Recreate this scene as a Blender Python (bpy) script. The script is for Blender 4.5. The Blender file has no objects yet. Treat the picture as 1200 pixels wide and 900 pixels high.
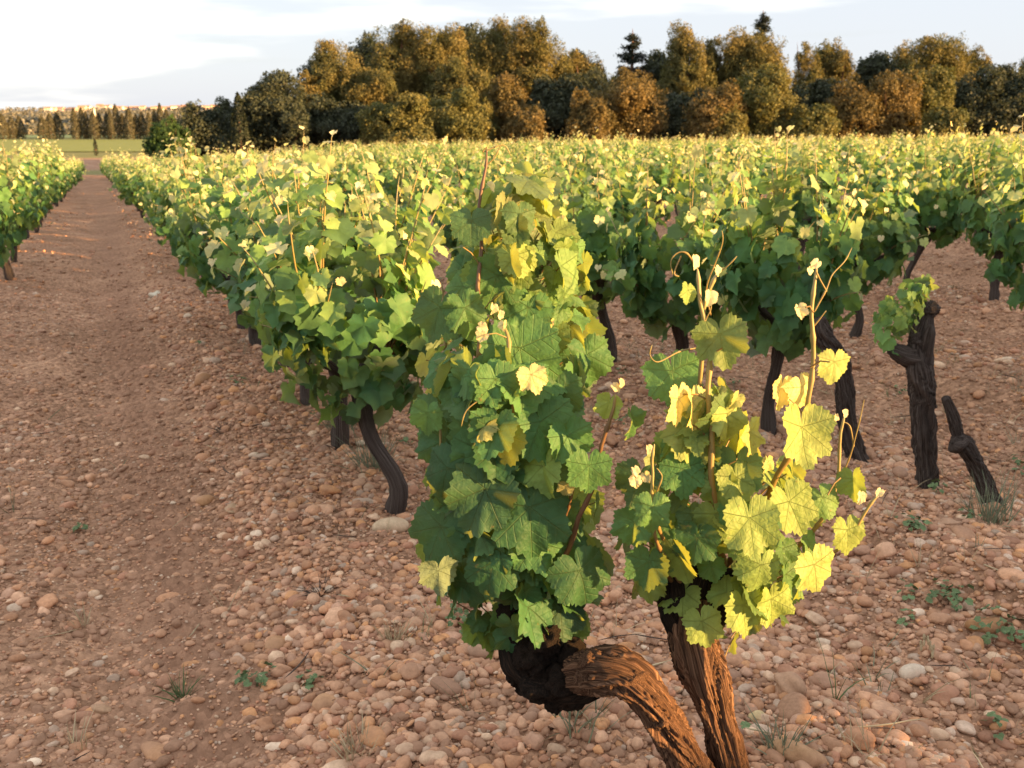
import bpy, math, random
import numpy as np

# ------------------------------------------------------------------ camera, sky, sun, exposure
scene = bpy.context.scene
COL = scene.collection
F = 1150.0                       # focal length in photo pixels (photo 1200 wide)
PITCH = math.radians(14.71)
EYE = 1.5
cam_d = bpy.data.cameras.new("camera")
cam_d.sensor_width = 36.0
cam_d.lens = F / 1200.0 * 36.0
cam_d.clip_start = 0.05
cam_d.clip_end = 8000
cam_d.dof.use_dof = True
cam_d.dof.focus_distance = 2.1
cam_d.dof.aperture_fstop = 8.5
cam = bpy.data.objects.new("camera", cam_d)
cam.location = (0, 0, EYE)
cam.rotation_euler = (math.radians(90) - PITCH, 0, 0)
COL.objects.link(cam)
scene.camera = cam

SUN_ELEV = math.radians(6.8)
SUN_AZ = math.radians(66.0)      # from "straight behind the camera" towards the right
SUN_DIR = np.array([math.sin(SUN_AZ) * math.cos(SUN_ELEV), -math.cos(SUN_AZ) * math.cos(SUN_ELEV), math.sin(SUN_ELEV)])
SUN_STRENGTH = 5.0
SUN_COLOR = (1.0, 0.57, 0.21)
EXPOSURE = 2.22
SKY_STRENGTH = 0.05

world = bpy.data.worlds.new("World")
scene.world = world
world.use_nodes = True
wn, wl = world.node_tree.nodes, world.node_tree.links
wn.clear()


def nd(tree, kind, **kw):
    n = tree.nodes.new(kind)
    for k, v in kw.items():
        setattr(n, k, v)
    return n


def setin(n, **kw):
    for k, v in kw.items():
        n.inputs[k.replace("_", " ")].default_value = v
    return n


def ramp(tree, fac, stops, interp="LINEAR"):
    r = tree.nodes.new("ShaderNodeValToRGB")
    r.color_ramp.interpolation = interp
    e = r.color_ramp.elements
    while len(e) < len(stops):
        e.new(0.5)
    for i, (p, c) in enumerate(stops):
        e[i].position = p
        e[i].color = c if len(c) == 4 else (*c, 1)
    if fac is not None:
        tree.links.new(fac, r.inputs[0])
    return r


def mixc(tree, fac, a, b, mode="MIX"):
    m = tree.nodes.new("ShaderNodeMix")
    m.data_type = "RGBA"
    m.blend_type = mode
    for v, i in ((fac, 0), (a, 6), (b, 7)):
        if hasattr(v, "node"):
            tree.links.new(v, m.inputs[i])
        else:
            m.inputs[i].default_value = v if i == 0 else (v if len(v) == 4 else (*v, 1))
    return m.outputs[2]


def mth(tree, op, a, b=None, c=None, clamp=False):
    m = tree.nodes.new("ShaderNodeMath")
    m.operation = op
    m.use_clamp = clamp
    for i, v in enumerate((a, b, c)):
        if v is None:
            continue
        if hasattr(v, "node"):
            tree.links.new(v, m.inputs[i])
        else:
            m.inputs[i].default_value = v
    return m.outputs[0]


def build_sky():
    t = world.node_tree
    sky = nd(t, "ShaderNodeTexSky")
    sky.sky_type = "NISHITA"
    sky.sun_disc = False
    sky.sun_elevation = SUN_ELEV
    sky.sun_rotation = math.pi - SUN_AZ
    sky.altitude = 50
    sky.dust_density = 1.5
    tc = nd(t, "ShaderNodeTexCoord")
    sep = nd(t, "ShaderNodeSeparateXYZ")
    t.links.new(tc.outputs["Generated"], sep.inputs[0])
    mp = nd(t, "ShaderNodeMapping")
    mp.inputs["Scale"].default_value = (1.6, 1.6, 11.0)
    mp.inputs["Location"].default_value = (3.1, 0.4, 0.35)
    t.links.new(tc.outputs["Generated"], mp.inputs[0])
    nz = nd(t, "ShaderNodeTexNoise")
    setin(nz, Scale=1.5, Detail=5.0, Roughness=0.52)
    t.links.new(mp.outputs[0], nz.inputs["Vector"])
    # white cloud banks: more of them towards the left of the view and overhead
    left = mth(t, "MULTIPLY_ADD", sep.outputs[0], -0.42, 0.0)
    high = mth(t, "MULTIPLY_ADD", sep.outputs[2], 0.15, 0.0)
    band = ramp(t, sep.outputs[2], [(0.0, (0.20, 0.20, 0.20)), (0.05, (0.16, 0.16, 0.16)), (0.10, (0, 0, 0))])
    v = mth(t, "SUBTRACT", mth(t, "ADD", nz.outputs[0], mth(t, "ADD", left, high)), band.outputs[0])
    bank = ramp(t, v, [(0.53, (0, 0, 0)), (0.68, (1, 1, 1))], "EASE")
    # small grey streaks
    mp2 = nd(t, "ShaderNodeMapping")
    mp2.inputs["Scale"].default_value = (2.6, 2.6, 46.0)
    mp2.inputs["Location"].default_value = (1.7, 2.2, 0.9)
    t.links.new(tc.outputs["Generated"], mp2.inputs[0])
    nz2 = nd(t, "ShaderNodeTexNoise")
    setin(nz2, Scale=1.3, Detail=3.0, Roughness=0.5)
    t.links.new(mp2.outputs[0], nz2.inputs["Vector"])
    streak = ramp(t, nz2.outputs[0], [(0.60, (0, 0, 0)), (0.72, (1, 1, 1))], "EASE")
    # veil of thin cloud, a bit bluer and darker low down
    low = ramp(t, sep.outputs[2], [(0.0, (4.1, 4.35, 4.9)), (0.10, (4.2, 4.4, 4.95)), (0.27, (4.25, 4.45, 5.05)), (0.6, (6.3, 6.4, 6.5)), (1.0, (6.5, 6.6, 6.6))])
    c = mixc(t, bank.outputs[0], low.outputs[0], (7.4, 7.2, 6.9))
    c = mixc(t, mth(t, "MULTIPLY", streak.outputs[0], 0.55), c, (4.0, 4.2, 4.6))
    c = mixc(t, 0.74, sky.outputs[0], c)
    bg = nd(t, "ShaderNodeBackground")
    bg.inputs["Strength"].default_value = SKY_STRENGTH
    t.links.new(c, bg.inputs[0])
    out = nd(t, "ShaderNodeOutputWorld")
    t.links.new(bg.outputs[0], out.inputs[0])


build_sky()

sun_d = bpy.data.lights.new("sun", "SUN")
sun_d.energy = SUN_STRENGTH
sun_d.angle = math.radians(0.6)
sun_d.color = SUN_COLOR
sun = bpy.data.objects.new("sun", sun_d)
sun.rotation_euler = (math.radians(90) - SUN_ELEV, 0, SUN_AZ)
sun.location = (30, -20, 20)
COL.objects.link(sun)

vs = scene.view_settings
vs.view_transform = "Standard"
vs.look = "None"
vs.exposure = EXPOSURE
vs.gamma = 1.0
vs.use_curve_mapping = False
scene.render.engine = "CYCLES"
cy = scene.cycles
cy.max_bounces = 7
cy.diffuse_bounces = 4
cy.transmission_bounces = 5
cy.transparent_max_bounces = 8
cy.glossy_bounces = 2
cy.use_denoising = True
cy.sample_clamp_indirect = 6.0
cy.caustics_reflective = False
cy.caustics_refractive = False

RNG = np.random.default_rng(20)
random.seed(5)

# ------------------------------------------------------------------ small helpers
CP, SP = math.cos(PITCH), math.sin(PITCH)
THETA = math.radians(22.7)
RD = np.array([-math.sin(THETA), math.cos(THETA)])     # along the rows
NN = np.array([math.cos(THETA), math.sin(THETA)])      # across the rows, to the right
ORG = np.array([0.394, 1.64])                          # foot of the first vine of the row right of the lane


def P(px, py, Y):
    """photo pixel + real distance ahead of the camera -> world point"""
    xr, yc = (px - 600.0) / F, (450.0 - py) / F
    d = np.array([xr, CP + yc * SP, -SP + yc * CP])
    return np.array([0, 0, EYE]) + d * (Y / d[1])


def G(px, py):
    """photo pixel -> point of the lie of the land"""
    xr, yc = (px - 600.0) / F, (450.0 - py) / F
    d = np.array([xr, CP + yc * SP, -SP + yc * CP])
    lo, hi = 0.5, 200.0
    for _ in range(50):
        m = (lo + hi) / 2
        p = np.array([0, 0, EYE]) + d * m
        if p[2] > float(base_h(p[0], p[1])):
            lo = m
        else:
            hi = m
    return np.array([0, 0, EYE]) + d * lo


def softmin(a, b, k):
    h = np.clip(0.5 + 0.5 * (b - a) / k, 0, 1)
    return b * (1 - h) + a * h - k * h * (1 - h)


def base_h(x, y):
    """lie of the land: the field rises a little to the right and falls away along the lane; a level plain beyond"""
    x, y = np.asarray(x, float), np.asarray(y, float)
    ye = softmin(y, 0 * y + 92.0, 12.0)
    xe = np.clip(x, -45, 75)
    s = (xe - ORG[0]) * RD[0] + (ye - ORG[1]) * RD[1]
    n = (xe - ORG[0]) * NN[0] + (ye - ORG[1]) * NN[1]
    L = np.clip((15 - n) / 13, 0, 1)
    L = L * L * (3 - 2 * L)
    q = s - 12
    drop = 0.5 * (q + np.sqrt(q * q + 36))
    return 0.012 + 0.010 * xe - 0.010 * np.maximum(ye, -40) - 0.017 * L * (drop - 0.6)


def row_xy(s, n):
    return ORG + RD * s + NN * n


def sn_of(x, y):
    dx, dy = x - ORG[0], y - ORG[1]
    return dx * RD[0] + dy * RD[1], dx * NN[0] + dy * NN[1]


def norm(v):
    return v / np.maximum(np.linalg.norm(v, axis=-1, keepdims=True), 1e-9)


def hash3(ix, iy, iz):
    h = (ix.astype(np.int64) * 374761393 + iy.astype(np.int64) * 668265263 + iz.astype(np.int64) * 2147483647) & 0xFFFFFFFF
    h = ((h ^ (h >> 13)) * 1274126177) & 0xFFFFFFFF
    return ((h ^ (h >> 16)) & 0xFFFF) / 65535.0


def vnoise(p):
    """value noise 0..1 at points p (n,3)"""
    p = np.asarray(p, float)
    i = np.floor(p).astype(np.int64)
    f = p - i
    f = f * f * (3 - 2 * f)
    r = 0
    for a in (0, 1):
        for b in (0, 1):
            for c in (0, 1):
                w = (f[:, 0] if a else 1 - f[:, 0]) * (f[:, 1] if b else 1 - f[:, 1]) * (f[:, 2] if c else 1 - f[:, 2])
                r = r + w * hash3(i[:, 0] + a, i[:, 1] + b, i[:, 2] + c)
    return r


def fbm(p, oct=4):
    p = np.asarray(p, float)
    a, s, r = 0.5, 0.0, 0
    for k in range(oct):
        r = r + a * vnoise(p * (2 ** k) + 17.3 * k)
        s += a
        a *= 0.5
    return r / s


class MB:
    """collects verts / faces / per-point attributes, then links them as one mesh object"""

    def __init__(self):
        self.V, self.Fq, self.M, self.A = [], [], [], {}
        self.n = 0

    def add(self, V, Fs, mat=0, **attrs):
        V = np.asarray(V, np.float32).reshape(-1, 3)
        Fs = np.asarray(Fs, np.int64)
        self.Fq.append(Fs + self.n)
        self.M.append(np.full(len(Fs), mat, np.int32))
        for k in set(list(attrs) + list(self.A)):
            v = attrs.get(k)
            lst = self.A.setdefault(k, [])
            lst.append((self.n, len(V), v))
        self.V.append(V)
        self.n += len(V)

    def arrays(self):
        V = np.concatenate(self.V)
        at = {}
        for k, lst in self.A.items():
            dim = 1
            for (_, m, v) in lst:
                if v is not None and np.ndim(v) == 2:
                    dim = np.asarray(v).shape[1]
            arr = np.zeros((len(V), dim), np.float32)
            for (o, m, v) in lst:
                if v is not None:
                    vv = np.asarray(v, np.float32)
                    arr[o:o + m] = vv.reshape(-1, dim) if vv.ndim else vv
            at[k] = arr
        return V, self.Fq, self.M, at

    def mesh(self, name, mats, smooth=True):
        V, Fq, M, at = self.arrays()
        return build_mesh(name, V, Fq, M, at, mats, smooth)


def build_mesh(name, V, Fq, M, at, mats, smooth=True):
    me = bpy.data.meshes.new(name)
    me.vertices.add(len(V))
    me.vertices.foreach_set("co", np.ascontiguousarray(V, np.float32).ravel())
    loops = np.concatenate([f.ravel() for f in Fq]).astype(np.int32)
    sizes = np.concatenate([np.full(len(f), f.shape[1], np.int32) for f in Fq])
    starts = np.concatenate([[0], np.cumsum(sizes)[:-1]]).astype(np.int32)
    me.loops.add(len(loops))
    me.loops.foreach_set("vertex_index", loops)
    me.polygons.add(len(sizes))
    me.polygons.foreach_set("loop_start", starts)
    me.polygons.foreach_set("material_index", np.concatenate(M))
    me.polygons.foreach_set("use_smooth", np.full(len(sizes), smooth))
    for k, arr in at.items():
        d = arr.shape[1]
        if d == 1:
            a = me.attributes.new(k, "FLOAT", "POINT")
            a.data.foreach_set("value", np.ascontiguousarray(arr[:, 0]))
        elif d == 3:
            a = me.attributes.new(k, "FLOAT_VECTOR", "POINT")
            a.data.foreach_set("vector", np.ascontiguousarray(arr).ravel())
    for m in mats:
        me.materials.append(m)
    me.update(calc_edges=True)
    return me


def link(name, me, parent=None, loc=None):
    o = bpy.data.objects.new(name, me)
    COL.objects.link(o)
    if parent is not None:
        o.parent = parent
    if loc is not None:
        o.location = loc
    return o


def tag(o, label=None, cat=None, group=None, kind=None):
    if label:
        o["label"] = label
    if cat:
        o["category"] = cat
    if group:
        o["group"] = group
    if kind:
        o["kind"] = kind
    return o


def thing(name, label, cat, loc, group=None, rz=0.0):
    o = bpy.data.objects.new(name, None)
    o.empty_display_size = 0.1
    COL.objects.link(o)
    o.location = loc
    o.rotation_euler = (0, 0, rz)
    return tag(o, label, cat, group)


def grid_faces(nu, nv, wrap_u=False):
    """quads of a (nv rows) x (nu columns) grid, columns fastest"""
    cu = nu if wrap_u else nu - 1
    i, j = np.meshgrid(np.arange(cu), np.arange(nv - 1))
    i, j = i.ravel(), j.ravel()
    i2 = (i + 1) % nu
    return np.stack([j * nu + i, j * nu + i2, (j + 1) * nu + i2, (j + 1) * nu + i], 1)


def resample(pts, rad, m):
    pts = np.asarray(pts, float)
    rad = np.asarray(rad, float)
    k = len(pts)
    # Catmull-Rom through the points
    t = np.linspace(0, k - 1, m)
    i = np.minimum(t.astype(int), k - 2)
    f = (t - i)[:, None]
    g = lambda a: pts[np.clip(a, 0, k - 1)]
    p0, p1, p2, p3 = g(i - 1), g(i), g(i + 1), g(i + 2)
    q = 0.5 * (2 * p1 + (p2 - p0) * f + (2 * p0 - 5 * p1 + 4 * p2 - p3) * f ** 2 + (3 * p1 - p0 - 3 * p2 + p3) * f ** 3)
    r = np.interp(t, np.arange(k), rad)
    return q, r


def frames(q):
    T = norm(np.gradient(q, axis=0))
    a = np.array([1.0, 0, 0]) if abs(T[0, 0]) < 0.8 else np.array([0, 1.0, 0])
    U = np.zeros_like(q)
    u = a - T[0] * a.dot(T[0])
    for i in range(len(q)):
        u = u - T[i] * u.dot(T[i])
        u = u / max(np.linalg.norm(u), 1e-9)
        U[i] = u
    return T, U, np.cross(T, U)


def tube(pts, rad, nseg=6, m=None, cap=True, shape=None):
    """tube through points; shape(ang, s) -> radius factor; returns verts, quads, bark coordinates"""
    m = m or len(pts)
    q, r = resample(pts, rad, m)
    T, U, W = frames(q)
    ang = np.linspace(0, 2 * np.pi, nseg, endpoint=False)
    ln = np.concatenate([[0], np.cumsum(np.linalg.norm(np.diff(q, axis=0), axis=1))])
    A, S = np.meshgrid(ang, ln)
    R = np.repeat(r[:, None], nseg, 1)
    if shape is not None:
        R = R * shape(A, S)
    if cap:
        R[0] *= 0.3
        R[-1] *= 0.15
        if m > 14:
            R[-2] *= 0.62
            R[-3] *= 0.86
    V = q[:, None, :] + (np.cos(A) * R)[..., None] * U[:, None, :] + (np.sin(A) * R)[..., None] * W[:, None, :]
    bc = np.stack([np.cos(A) * 0.5, np.sin(A) * 0.5, S], -1).reshape(-1, 3)
    return V.reshape(-1, 3), grid_faces(nseg, m, True), bc


# ------------------------------------------------------------------ materials
def new_mat(name):
    m = bpy.data.materials.new(name)
    m.use_nodes = True
    m.node_tree.nodes.clear()
    return m, m.node_tree


def attr(t, name, out="Fac"):
    a = t.nodes.new("ShaderNodeAttribute")
    a.attribute_name = name
    return a.outputs[out]


def finish(t, shader):
    o = t.nodes.new("ShaderNodeOutputMaterial")
    t.links.new(shader, o.inputs[0])


def principled(t, color, rough=0.6, spec=0.3, normal=None):
    b = t.nodes.new("ShaderNodeBsdfPrincipled")
    if hasattr(color, "node"):
        t.links.new(color, b.inputs["Base Color"])
    else:
        b.inputs["Base Color"].default_value = (*color, 1)
    if hasattr(rough, "node"):
        t.links.new(rough, b.inputs["Roughness"])
    else:
        b.inputs["Roughness"].default_value = rough
    b.inputs["Specular IOR Level"].default_value = spec
    if normal is not None:
        t.links.new(normal, b.inputs["Normal"])
    return b.outputs[0]


def bump(t, h, strength=0.5, dist=0.01):
    b = t.nodes.new("ShaderNodeBump")
    b.inputs["Strength"].default_value = strength
    b.inputs["Distance"].default_value = dist
    t.links.new(h, b.inputs["Height"])
    return b.outputs[0]


def plain_mat(name, color, rough=0.7, spec=0.2, var=0.25, scale=6.0):
    m, t = new_mat(name)
    tc = t.nodes.new("ShaderNodeTexCoord")
    nz = t.nodes.new("ShaderNodeTexNoise")
    setin(nz, Scale=scale, Detail=5.0)
    t.links.new(tc.outputs["Object"], nz.inputs["Vector"])
    lo = tuple(c * (1 - var) for c in color)
    hi = tuple(min(1, c * (1 + var)) for c in color)
    r = ramp(t, nz.outputs[0], [(0.3, lo), (0.7, hi)])
    finish(t, principled(t, r.outputs[0], rough, spec, bump(t, nz.outputs[0], 0.3, 0.01)))
    return m


def leaf_mat(name, veins):
    m, t = new_mat(name)
    age, rnd = attr(t, "age"), attr(t, "rnd")
    # front: mature dark green -> light green -> pale downy cream at the shoot tip
    mid1 = (0.225, 0.295, 0.078) if veins else (0.185, 0.305, 0.092)
    mid2 = (0.55, 0.475, 0.21) if veins else (0.50, 0.50, 0.27)
    front = ramp(t, age, [(0.0, (0.036, 0.116, 0.050)), (0.28, (0.078, 0.190, 0.062)), (0.52, mid1), (0.78, mid2), (1.0, (0.66, 0.60, 0.40))]).outputs[0]
    br = mth(t, "MULTIPLY_ADD", rnd, 0.7, 0.65)
    cb = t.nodes.new("ShaderNodeCombineColor")
    for i in range(3):
        t.links.new(br, cb.inputs[i])
    front = mixc(t, 1.0, front, cb.outputs[0], "MULTIPLY")
    # some leaves yellowing or bluish
    front = mixc(t, mth(t, "MULTIPLY", mth(t, "SUBTRACT", rnd, 0.84, clamp=True), 1.6), front, (0.27, 0.29, 0.06))
    front = mixc(t, mth(t, "MULTIPLY", mth(t, "SUBTRACT", 0.25, rnd, clamp=True), 1.6), front, (0.075, 0.15, 0.095))
    geo = t.nodes.new("ShaderNodeNewGeometry")
    nrm = None
    tcs = t.nodes.new("ShaderNodeTexCoord")
    sp = t.nodes.new("ShaderNodeTexNoise")
    setin(sp, Scale=55.0, Detail=3.0, Roughness=0.7)
    t.links.new(tcs.outputs["Object"], sp.inputs["Vector"])
    spot = ramp(t, sp.outputs[0], [(0.66, (0, 0, 0)), (0.73, (1, 1, 1))])
    front = mixc(t, mth(t, "MULTIPLY", spot.outputs[0], 0.6), front, (0.20, 0.15, 0.05))
    tc = t.nodes.new("ShaderNodeTexCoord")
    nz = t.nodes.new("ShaderNodeTexNoise")
    setin(nz, Scale=38.0 if veins else 25.0, Detail=4.0, Roughness=0.6)
    t.links.new(tc.outputs["Object"], nz.inputs["Vector"])
    mott = ramp(t, nz.outputs[0], [(0.3, (0.78, 0.78, 0.78)), (0.7, (1.2, 1.2, 1.2))])
    front = mixc(t, 1.0, front, mott.outputs[0], "MULTIPLY")
    if veins:
        lc = attr(t, "lc", "Vector")
        sep = t.nodes.new("ShaderNodeSeparateXYZ")
        t.links.new(lc, sep.inputs[0])
        x, y = mth(t, "ABSOLUTE", sep.outputs[0]), sep.outputs[1]
        r = mth(t, "SQRT", mth(t, "ADD", mth(t, "MULTIPLY", x, x), mth(t, "MULTIPLY", y, y)))
        a = mth(t, "ARCTAN2", x, y)
        d = None
        sec = None
        for ang in (0.0, 0.87, 1.80):
            da = mth(t, "ABSOLUTE", mth(t, "SUBTRACT", a, ang))
            d = da if d is None else mth(t, "MINIMUM", d, da)
        dist = mth(t, "MULTIPLY", d, r)
        main = mth(t, "SUBTRACT", 1.0, mth(t, "MULTIPLY", dist, 75.0), clamp=True)
        # side veins: chevrons that leave the main veins
        ph = mth(t, "MULTIPLY_ADD", r, 34.0, mth(t, "MULTIPLY", dist, -30.0))
        sv = mth(t, "SINE", ph)
        side = mth(t, "MULTIPLY", mth(t, "SUBTRACT", sv, 0.86, clamp=True), 4.0, clamp=True)
        vein = mth(t, "MAXIMUM", main, mth(t, "MULTIPLY", side, 0.45))
        front = mixc(t, mth(t, "MULTIPLY", vein, 0.32), front, (0.26, 0.33, 0.13))
        n2 = t.nodes.new("ShaderNodeTexNoise")
        setin(n2, Scale=110.0, Detail=2.0)
        t.links.new(tc.outputs["Object"], n2.inputs["Vector"])
        hgt = mth(t, "ADD", mth(t, "MULTIPLY", vein, -0.8), mth(t, "MULTIPLY", n2.outputs[0], 0.9))
        nrm = bump(t, hgt, 0.8, 0.004)
    else:
        nrm = bump(t, nz.outputs[0], 0.4, 0.01)
    back = mixc(t, 0.62, front, (0.24, 0.29, 0.21))
    col = mixc(t, geo.outputs["Backfacing"], front, back)
    rough = mth(t, "MULTIPLY_ADD", geo.outputs["Backfacing"], 0.28, 0.58)
    surf = principled(t, col, rough, 0.28, nrm)
    tr = t.nodes.new("ShaderNodeBsdfTranslucent")
    tcol = mixc(t, mth(t, 'MULTIPLY_ADD', age, -0.4, 0.5), mixc(t, 1.0, front, (2.3, 1.9, 1.0), "MULTIPLY"), (0.52, 0.47, 0.05) if veins else (0.42, 0.47, 0.06))
    t.links.new(tcol, tr.inputs[0])
    mx = t.nodes.new("ShaderNodeMixShader")
    mx.inputs[0].default_value = 0.40
    t.links.new(surf, mx.inputs[1])
    t.links.new(tr.outputs[0], mx.inputs[2])
    finish(t, mx.outputs[0])
    return m


def bark_mat(name, dark, mid, light, stretch=(26, 26, 3.0), bstr=0.9, bdist=0.012):
    m, t = new_mat(name)
    bc = attr(t, "bc", "Vector")
    mp = t.nodes.new("ShaderNodeMapping")
    mp.inputs["Scale"].default_value = stretch
    t.links.new(bc, mp.inputs[0])
    n1 = t.nodes.new("ShaderNodeTexNoise")
    setin(n1, Scale=1.0, Detail=6.0, Roughness=0.65, Distortion=0.6)
    t.links.new(mp.outputs[0], n1.inputs["Vector"])
    n2 = t.nodes.new("ShaderNodeTexNoise")
    setin(n2, Scale=9.0, Detail=3.0)
    t.links.new(bc, n2.inputs["Vector"])
    r = ramp(t, n1.outputs[0], [(0.36, dark), (0.52, mid), (0.68, light)])
    c = mixc(t, mth(t, "MULTIPLY", n2.outputs[0], 0.55), r.outputs[0], dark)
    finish(t, principled(t, c, 0.85, 0.15, bump(t, n1.outputs[0], bstr, bdist)))
    return m


def cane_mat():
    m, t = new_mat("green_shoot")
    a = attr(t, "age")
    r = ramp(t, a, [(0.0, (0.11, 0.055, 0.030)), (0.35, (0.20, 0.13, 0.04)), (0.75, (0.28, 0.24, 0.08)), (1.0, (0.42, 0.36, 0.20))])
    tc = t.nodes.new("ShaderNodeTexCoord")
    nz = t.nodes.new("ShaderNodeTexNoise")
    setin(nz, Scale=60.0, Detail=3.0)
    t.links.new(tc.outputs["Object"], nz.inputs["Vector"])
    c = mixc(t, mth(t, "MULTIPLY", nz.outputs[0], 0.5), r.outputs[0], (0.10, 0.055, 0.03))
    finish(t, principled(t, c, 0.5, 0.35))
    return m


def crown_mat(name, base, tint, trans=0.25):
    m, t = new_mat(name)
    rnd = attr(t, "rnd")
    clump = attr(t, "clump")
    c = mixc(t, clump, base, tint)
    br = mth(t, "MULTIPLY_ADD", rnd, 0.9, 0.55)
    cb = t.nodes.new("ShaderNodeCombineColor")
    for i in range(3):
        t.links.new(br, cb.inputs[i])
    c = mixc(t, 1.0, c, cb.outputs[0], "MULTIPLY")
    surf = principled(t, c, 0.6, 0.25)
    tr = t.nodes.new("ShaderNodeBsdfTranslucent")
    t.links.new(mixc(t, 1.0, c, (1.5, 1.4, 0.7), "MULTIPLY"), tr.inputs[0])
    mx = t.nodes.new("ShaderNodeMixShader")
    mx.inputs[0].default_value = trans
    t.links.new(surf, mx.inputs[1])
    t.links.new(tr.outputs[0], mx.inputs[2])
    finish(t, mx.outputs[0])
    return m


def stone_mat():
    m, t = new_mat("galet_stone")
    col = attr(t, "col", "Vector")
    tc = t.nodes.new("ShaderNodeTexCoord")
    nz = t.nodes.new("ShaderNodeTexNoise")
    setin(nz, Scale=70.0, Detail=6.0, Roughness=0.7)
    t.links.new(tc.outputs["Object"], nz.inputs["Vector"])
    n2 = t.nodes.new("ShaderNodeTexNoise")
    setin(n2, Scale=9.0, Detail=4.0, Roughness=0.6)
    t.links.new(tc.outputs["Object"], n2.inputs["Vector"])
    r = ramp(t, nz.outputs[0], [(0.3, (0.72, 0.70, 0.68)), (0.7, (1.18, 1.18, 1.18))])
    c = mixc(t, 1.0, col, r.outputs[0], "MULTIPLY")
    dirt = ramp(t, n2.outputs[0], [(0.42, (0, 0, 0)), (0.66, (1, 1, 1))])
    c = mixc(t, mth(t, "MULTIPLY", dirt.outputs[0], 0.55), c, (0.36, 0.21, 0.138))
    finish(t, principled(t, c, 0.78, 0.2, bump(t, nz.outputs[0], 0.35, 0.004)))
    return m


def soil_mat():
    m, t = new_mat("red_stony_soil")
    tc = t.nodes.new("ShaderNodeTexCoord")
    pos = tc.outputs["Object"]
    n1 = t.nodes.new("ShaderNodeTexNoise")
    setin(n1, Scale=1.3, Detail=6.0, Roughness=0.6)
    n2 = t.nodes.new("ShaderNodeTexNoise")
    setin(n2, Scale=34.0, Detail=6.0, Roughness=0.7)
    n3 = t.nodes.new("ShaderNodeTexVoronoi")
    n3.inputs["Scale"].default_value = 42.0
    n3.inputs["Randomness"].default_value = 1.0
    for n in (n1, n2, n3):
        t.links.new(pos, n.inputs["Vector"])
    base = ramp(t, n1.outputs[0], [(0.3, (0.28, 0.158, 0.100)), (0.55, (0.39, 0.228, 0.148)), (0.75, (0.50, 0.305, 0.20))]).outputs[0]
    cellv = t.nodes.new("ShaderNodeSeparateColor")
    t.links.new(n3.outputs["Color"], cellv.inputs[0])
    cr = ramp(t, cellv.outputs[0], [(0.0, (0.55, 0.52, 0.50)), (0.6, (1.0, 1.0, 1.0)), (1.0, (1.4, 1.4, 1.4))])
    c = mixc(t, 0.75, base, mixc(t, 1.0, base, cr.outputs[0], "MULTIPLY"))
    fr = ramp(t, n2.outputs[0], [(0.3, (0.62, 0.60, 0.58)), (0.7, (1.25, 1.25, 1.25))])
    c = mixc(t, 1.0, c, fr.outputs[0], "MULTIPLY")
    rut = attr(t, "rut")
    c = mixc(t, mth(t, "MULTIPLY", rut, 0.5), c, (0.27, 0.152, 0.102))
    grass = attr(t, "verge")
    c = mixc(t, grass, c, (0.17, 0.18, 0.06))
    h = mth(t, "ADD", mth(t, "MULTIPLY", n2.outputs[0], 0.8), mth(t, "MULTIPLY", n3.outputs["Distance"], -1.2))
    finish(t, principled(t, c, 0.95, 0.1, bump(t, h, 0.7, 0.02)))
    return m


def field_mat(name, a, b, scale):
    m, t = new_mat(name)
    tc = t.nodes.new("ShaderNodeTexCoord")
    mp = t.nodes.new("ShaderNodeMapping")
    mp.inputs["Scale"].default_value = (scale, scale * 3, 1)
    t.links.new(tc.outputs["Object"], mp.inputs[0])
    nz = t.nodes.new("ShaderNodeTexNoise")
    setin(nz, Scale=1.0, Detail=7.0, Roughness=0.65)
    t.links.new(mp.outputs[0], nz.inputs["Vector"])
    r = ramp(t, nz.outputs[0], [(0.35, a), (0.65, b)])
    finish(t, principled(t, r.outputs[0], 0.9, 0.1, bump(t, nz.outputs[0], 0.6, 0.2)))
    return m


LEAF_NEAR = leaf_mat("vine_leaf_veined", True)
LEAF = leaf_mat("vine_leaf", False)
CANE = cane_mat()
BARK_NEAR = bark_mat("vine_bark_fibrous", (0.018, 0.011, 0.008), (0.19, 0.10, 0.06), (0.42, 0.25, 0.155), (38, 38, 2.2), 1.0, 0.010)
BARK = bark_mat("vine_bark_grey", (0.028, 0.02, 0.018), (0.105, 0.083, 0.074), (0.24, 0.20, 0.18), (30, 30, 3.5), 1.0, 0.012)
HEADBARK = bark_mat("vine_head_bark_shaded", (0.008, 0.006, 0.005), (0.030, 0.020, 0.015), (0.085, 0.052, 0.035), (40, 40, 26), 1.0, 0.015)  # near black: the shade on the head is put into its bark colour
TREEBARK = bark_mat("tree_bark", (0.05, 0.032, 0.024), (0.15, 0.09, 0.065), (0.28, 0.17, 0.12), (3, 3, 1.0), 0.6, 0.05)
STONE = stone_mat()
SOIL = soil_mat()

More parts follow.
